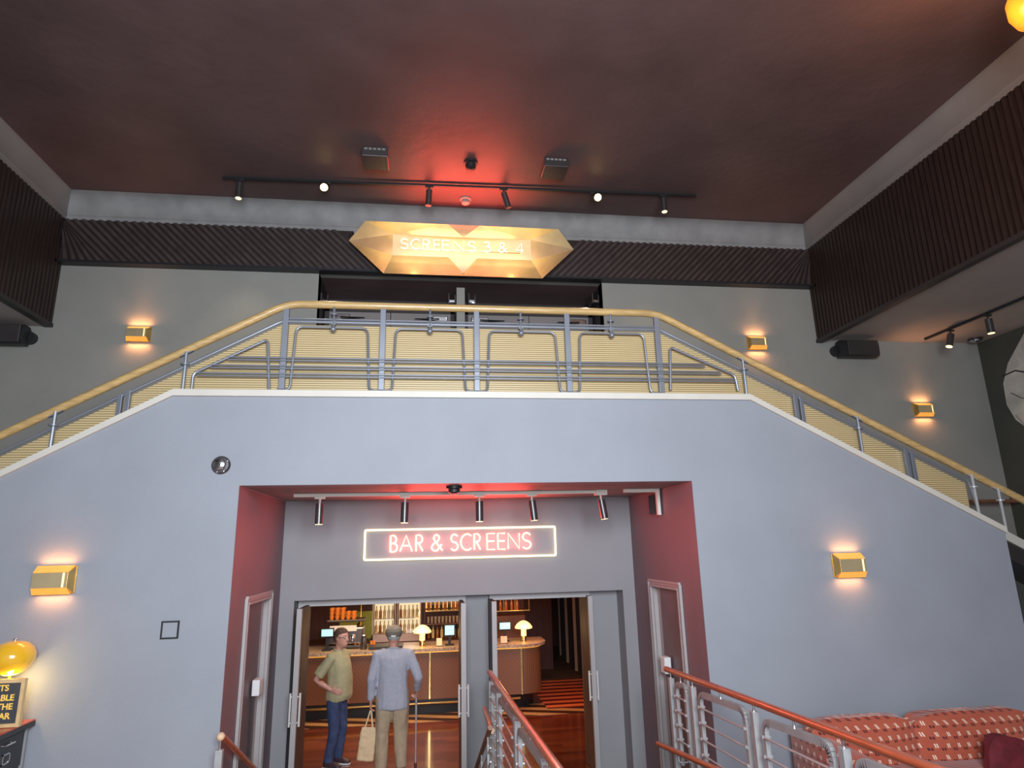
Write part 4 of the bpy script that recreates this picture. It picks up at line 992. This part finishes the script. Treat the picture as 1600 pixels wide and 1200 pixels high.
for v in b.bm.verts: v.co = Matrix.Rotation(math.radians(14), 3, 'Y') @ v.co
for v in b.bm.verts: v.co += Vector((pv.x+.06, -.86, P(1560, 1156, -.86).z-.20))
solo('throw_cushion', b, 'maroon', 'dark red velvet cushion on the right end of the patterned sofa', 'cushion', None, True, (pv.x, -.86, .4))
# ------------------------------------------------------------------ people
def fuse(b, name, m, parent, voxel, fold=0, fs=5, smooth_it=6, label=None, stretch=(1, 1, .35)):
    bmesh.ops.recalc_face_normals(b.bm, faces=b.bm.faces)
    me = bpy.data.meshes.new('tmp'); b.bm.to_mesh(me); b.bm.free()
    o = bpy.data.objects.new('tmp', me); COL.objects.link(o)
    r = o.modifiers.new('r', 'REMESH'); r.mode = 'VOXEL'; r.voxel_size = voxel; r.use_smooth_shade = True
    s_ = o.modifiers.new('s', 'SMOOTH'); s_.factor = .5; s_.iterations = smooth_it
    dg = bpy.context.evaluated_depsgraph_get(); dg.update()
    nm = bpy.data.meshes.new_from_object(o.evaluated_get(dg)); bpy.data.objects.remove(o)
    nm.name = name; nm.materials.clear(); nm.materials.append(M[m])
    if fold:
        nrm = [v.normal.copy() for v in nm.vertices]
        for v, n_ in zip(nm.vertices, nrm):
            p = Vector((v.co.x*fs*stretch[0], v.co.y*fs*stretch[1], v.co.z*fs*stretch[2]))
            v.co += n_*fold*(noise.noise(p*1.0)+.5*noise.noise(p*2.3+Vector((5, 1, 2))))
    for p in nm.polygons: p.use_smooth = True
    o = bpy.data.objects.new(name, nm); COL.objects.link(o); o.parent = parent
    if label: o['label'] = label
    return o
def hand(b, wrist, dirv, palmn, side, curl=.5, s=1.0):
    """palm plus four unequal curled fingers and a thumb; dirv = direction of the fingers, palmn = palm normal, side = towards the thumb"""
    w_, d, n_, t_ = Vector(wrist), Vector(dirv).normalized(), Vector(palmn).normalized(), Vector(side).normalized()
    b.loft([(w_-d*.02, .024*s, .018*s, t_, n_), (w_+d*.02*s, .034*s, .017*s, t_, n_), (w_+d*.06*s, .041*s, .016*s, t_, n_), (w_+d*.09*s, .040*s, .014*s, t_, n_)], 12)
    for k, (off, ln) in enumerate(((.030, .070), (.010, .079), (-.011, .073), (-.031, .058))):
        p = w_+d*.085*s+t_*off*s; pts = [p]; a = 0
        for seg in (.45, .32, .23):
            a += curl*1.0
            p = p+(d*math.cos(a)+n_*math.sin(a))*ln*seg*s; pts.append(p)
        b.tube(pts, [.0098*s, .0092*s, .0086*s, .0068*s], 8)
    p = w_+d*.03*s+t_*.032*s
    q = p+(d*.55+t_*.75+n_*.25).normalized()*.04*s; r_ = q+(d*.85+t_*.1+n_*.55).normalized()*.032*s
    b.tube([w_+d*.015*s+t_*.015*s, p, q, r_], [.014*s, .013*s, .0105*s, .008*s], 8)
def head(b, c, turn=0):
    c = Vector(c); f = Vector((math.cos(turn), math.sin(turn), 0)); l = Vector((-math.sin(turn), math.cos(turn), 0)); z = Vector((0, 0, 1))
    R = [(-.125, .035, .03, .0), (-.11, .055, .045, .025), (-.085, .078, .058, .018), (-.05, .092, .068, .006), (0, .099, .076, .0), (.04, .100, .079, -.004), (.08, .088, .070, -.006), (.105, .062, .05, -.008), (.118, .03, .025, -.008)]
    b.loft([(c+z*h+f*o_, a, e, f, l) for h, a, e, o_ in [tuple(q*1.06 for q in w_) for w_ in R]], 20)
    b.tube([c+f*.085+z*.022, c+f*.112-z*.012, c+f*.118-z*.028, c+f*.092-z*.036], [.009, .013, .016, .01], 8)        # nose
    b.tube([c+f*.082+l*.028-z*.066, c+f*.100-z*.064, c+f*.082-l*.028-z*.066], [.005, .009, .005], 8)                     # lips
    b.tube([c+f*.082+l*.026-z*.078, c+f*.098-z*.078, c+f*.082-l*.026-z*.078], [.005, .008, .005], 8)
    b.tube([c+f*.078+l*.05+z*.034, c+f*.094+l*.02+z*.036, c+f*.094-l*.02+z*.036, c+f*.078-l*.05+z*.034], .009, 8)      # brow
    for s_ in (1, -1): b.ball(c+l*s_*.080-f*.008-z*.006, .016, .010, .030, 10, 8)                                       # ears
    return f, l, z
def person(name, label, loc, rot, scale, spec):
    t = thing(name, label, 'person', loc, rot); t.scale = (scale,)*3
    b = B()
    hc = Vector(spec['head'])
    f, l, z = head(b, hc, spec.get('turn', 0))
    b.tube([(-.015, 0, 1.40), (-.01, 0, 1.48), tuple(hc+Vector((-.015, 0, -.07)))], [.064, .056, .056], 14)
    b.loft([((0, 0, .86), .10, .15), ((0, 0, .95), .11, .155), ((0, 0, 1.08), .10, .14), ((0, 0, 1.25), .105, .15), ((-.01, 0, 1.38), .10, .165), ((-.012, 0, 1.44), .07, .13), ((-.012, 0, 1.48), .05, .06)], 18)
    for s_, arm in ((1, spec['larm']), (-1, spec['rarm'])):
        sh, el, wr, hd, pn, tn, cu = arm
        sh, el, wr = Vector(sh), Vector(el), Vector(wr)
        b.tube([(0, s_*.12, 1.40), sh, sh.lerp(el, .5), el, el.lerp(wr, .3), wr], [.06, .055, .048, .040, .039, .027], 12)
        hand(b, wr, hd, pn, tn, cu)
    for s_, (hp, kn, an) in ((1, spec['lleg']), (-1, spec['rleg'])):
        hp, kn, an = Vector(hp), Vector(kn), Vector(an)
        b.tube([hp, hp.lerp(kn, .5), kn, kn.lerp(an, .35), an], [.085, .072, .052, .052, .036], 14)
        b.tube([an, an+Vector((.02, 0, -.05)), an+Vector((.12, 0, -.06))], [.036, .038, .028], 10)
    fuse(b, 'body', 'skin', t, .0065, smooth_it=3)
    # upper garment
    b = B(); T = spec['torso']
    b.loft([((x, 0, zz), rx, ry) for zz, x, rx, ry in T], 24, 2.3)
    for s_, arm in ((1, spec['larm']), (-1, spec['rarm'])):
        sh, el, wr = [Vector(v) for v in arm[:3]]
        if spec['sleeve'] == 'short': b.tube([(-.01, s_*.10, 1.42), sh, sh.lerp(el, .45), sh.lerp(el, .82)], [.075, .074, .074, .078], 14)
        else: b.tube([(-.01, s_*.10, 1.42), sh, sh.lerp(el, .5), el, el.lerp(wr, .5), el.lerp(wr, .96)], [.078, .077, .068, .062, .052, .044], 14)
    fuse(b, spec['topname'], spec['topm'], t, .011, .012, 9, 5)
    b = B().tube([(-.015+.062*math.cos(a), .068*math.sin(a), 1.485-.012*math.cos(a)) for a in [2*PI*k/20 for k in range(20)]], .011, 8, closed=True)
    part('collar', b, spec['topm'], t, True)
    # trousers
    b = B(); b.loft([((0, 0, .80), .105, .165), ((0, 0, .88), .125, .178), ((0, 0, .97), .12, .17), ((0, 0, 1.02), .115, .16)], 20, 2.3)
    for hp, kn, an in (spec['lleg'], spec['rleg']):
        hp, kn, an = Vector(hp), Vector(kn), Vector(an); k_ = spec.get('legw', 1)
        b.tube([hp+Vector((0, 0, .03)), hp.lerp(kn, .4), kn, kn.lerp(an, .5), an+Vector((-.0, 0, -.01))], [.105*k_, .100*k_, .080*k_, .074*k_, .070*k_], 16)
    fuse(b, 'trousers', spec['legm'], t, .011, .012, 10, 5)
    for s_, (hp, kn, an) in ((1, spec['lleg']), (-1, spec['rleg'])):
        an = Vector(an)
        b = B(); ay = Vector((0, 1, 0)); az = Vector((0, 0, 1))
        b.loft([((an.x-.075, an.y, .045), .028, .040, ay, az), ((an.x-.03, an.y, .055), .044, .053, ay, az), ((an.x+.05, an.y, .052), .046, .050, ay, az), ((an.x+.13, an.y, .036), .050, .034, ay, az), ((an.x+.185, an.y, .026), .036, .022, ay, az)], 16)
        fuse(b, 'shoe', 'shoe', t, .007)
        part('sole', B().loft([((an.x+.055, an.y, .0), .14, .048), ((an.x+.055, an.y, .018), .142, .05)], 20, 2.6), 'white', t, True)
    return t, f, l, z, hc
# man in the olive T-shirt, facing right, hand on hip
sp1 = dict(head=(.02, 0, 1.645), turn=-.15, sleeve='short', topname='t_shirt', topm='tee', legm='jeans', legw=.92,
    larm=((-.01, .20, 1.40), (-.06, .27, 1.13), (.0, .26, .88), (.1, 0, -1), (0, -1, 0), (1, 0, 0), .5),
    rarm=((-.02, -.19, 1.405), (-.20, -.26, 1.13), (.01, -.205, 1.00), (1, .05, -.25), (-.1, 1, 0), (.1, 0, 1), .25),
    lleg=((0, .095, .88), (.03, .11, .48), (-.03, .12, .085)), rleg=((0, -.095, .88), (.02, -.10, .48), (-.04, -.10, .085)),
    torso=[(.84, .02, .150, .185), (.90, .025, .165, .195), (1.02, .025, .160, .19), (1.14, .028, .158, .185), (1.28, .012, .150, .19), (1.38, -.005, .125, .19), (1.44, -.012, .085, .15), (1.485, -.014, .062, .075)])
v = P(527, 1100, 3.4)
t, f, l, z, hc = person('person', 'man in olive T-shirt and blue jeans standing with hand on hip, facing right', (v.x, 3.4, BZ+.004), math.radians(-22), 1.0, sp1)
b = B().loft([(hc+z*h+f*o_, a, e, f, l) for h, a, e, o_ in ((-.045, .058, .086, -.046), (0, .070, .090, -.036), (.04, .086, .092, -.024), (.08, .104, .088, -.004), (.112, .084, .07, -.006), (.136, .04, .034, -.008))], 20)
fuse(b, 'hair', 'hair', t, .008, .004, 40, 2, stretch=(1, 1, 1))
b = B()
for s_ in (1, -1):
    cc = hc+f*.098+l*s_*.034+z*.012
    b.tube([cc+l*.026*math.cos(a)+z*.019*math.sin(a) for a in [2*PI*k/14 for k in range(14)]], .0028, 6, closed=True)
    b.tube([cc+l*s_*.026, hc+l*s_*.084+f*.06+z*.012, hc+l*s_*.088-f*.01+z*.006], .0028, 6)
b.tube([hc+f*.1+l*.008+z*.014, hc+f*.1-l*.008+z*.014], .0028, 6)
part('glasses', b, 'black', t, True)
b = B()
for s_ in (1, -1): b.ball(hc+f*.086+l*s_*.032+z*.012, .011)
part('eyes', b, 'white', t, True)
b = B()
for s_ in (1, -1): b.ball(hc+f*.0945+l*s_*.032+z*.012, .0048)
part('pupils', b, 'black', t, True)
part('belt', B().tube([(.122*math.cos(a), .176*math.sin(a), .985) for a in [2*PI*k/24 for k in range(24)]], .014, 6, closed=True), 'dark', t, True)
# man in cap, back to the viewer, with bag and cane
sp2 = dict(head=(.03, 0, 1.63), turn=0, sleeve='long', topname='jacket', topm='jacket', legm='khaki', legw=1.12,
    larm=((-.01, .20, 1.405), (-.05, .265, 1.13), (.0, .275, .86), (.05, 0, -1), (0, -1, 0), (1, 0, 0), .55),
    rarm=((-.01, -.20, 1.405), (-.05, -.335, 1.12), (.13, -.305, .93), (.6, 0, -.8), (.1, 1, 0), (.6, .3, .4), .75),
    lleg=((0, .10, .88), (.02, .12, .48), (-.02, .125, .085)), rleg=((0, -.10, .88), (.03, -.11, .48), (-.01, -.125, .085)),
    torso=[(.76, 0, .145, .205), (.80, 0, .15, .21), (.95, .005, .15, .205), (1.10, .0, .145, .195), (1.28, -.01, .14, .20), (1.38, -.02, .12, .20), (1.44, -.02, .09, .165), (1.49, -.02, .065, .08)])
v = P(613, 1100, 2.95)
t, f, l, z, hc = person('person', 'man in flat cap, pale blue jacket and khaki trousers seen from behind', (v.x, 2.95, BZ+.004), math.radians(90), 1.035, sp2)
fuse(B().loft([(hc+z*h-f*.012, a, e, f, l) for h, a, e in ((-.045, .078, .072), (-.02, .094, .086), (.02, .10, .089), (.04, .097, .088))], 20), 'hair', 'ghair', t, .008, .003, 40, 2)
b = B().loft([(hc+z*h+f*o_, a, e, f, l) for h, a, e, o_ in ((.0, .112, .098, 0), (.02, .124, .108, 0), (.06, .132, .114, 0), (.10, .112, .100, 0), (.13, .07, .062, 0), (.138, .02, .02, 0))], 24)
b.loft([(hc+z*.022+f*.10, .05, .07, f, l), (hc+z*.034+f*.12, .075, .068, f, l), (hc+z*.04+f*.12, .07, .062, f, l)], 18)
fuse(b, 'cap', 'cap', t, .007, .003, 30, 3)
part('cap_strap', B().box(hc.x-.134, hc.x-.122, -.03, .03, hc.z+.006, hc.z+.024, .002), 'white', t)
def world(o, p): return o.matrix_world @ Vector(p)
bpy.context.view_layer.update()
wp = t.matrix_world @ Vector((.10+.11, -.305, .86)); hb = t.matrix_world @ Vector((.02, .275, .755))
cn = thing('walking_cane', 'pale grey walking cane held in right hand of the man in the cap', 'cane', (wp.x, wp.y, BZ))
part('shaft', B().tube([(0, 0, .02), (0, 0, wp.z-BZ-.30)], .0105, 10).tube([(0, 0, wp.z-BZ-.32), (0, 0, wp.z-BZ)], .014, 10), 'zinc', cn, True)
part('handle', B().tube([(-.02, -.075, wp.z-BZ-.005), (0, 0, wp.z-BZ), (0, .06, wp.z-BZ-.003)], .015, 10), 'ghair', cn, True)
part('rubber_tip', B().lathe([(.018, .0), (.016, .045), (.012, .05)]), 'black', cn, True)
bg = thing('tote_bag', 'cream canvas bag hanging from left hand of the man in the cap', 'bag', (hb.x-.05, hb.y, hb.z-.615))
b = B(); hh = .40
b.loft([((0, 0, 0), .105, .045), ((0, 0, .02), .112, .055), ((0, 0, .2), .108, .05), ((0, 0, hh-.02), .10, .025), ((0, 0, hh), .10, .015)], 28, 5)
fuse(b, 'bag_body', 'canvas', bg, .009, .008, 12, 2, stretch=(1, 1, 1))
for y in (-.018, .018):
    b = B(); pts = rounded([(-.055, y, hh-.03), (.0, y*.5, .63), (.055, y, hh-.03)], .05, 6)
    for p, q in zip(pts, pts[1:]): b.bar(p, q+(q-p)*.05, .018, .005, (0, 1, 0))
    part('strap', b, 'canvas', bg)
bg.rotation_euler = (0, math.radians(5), 0)
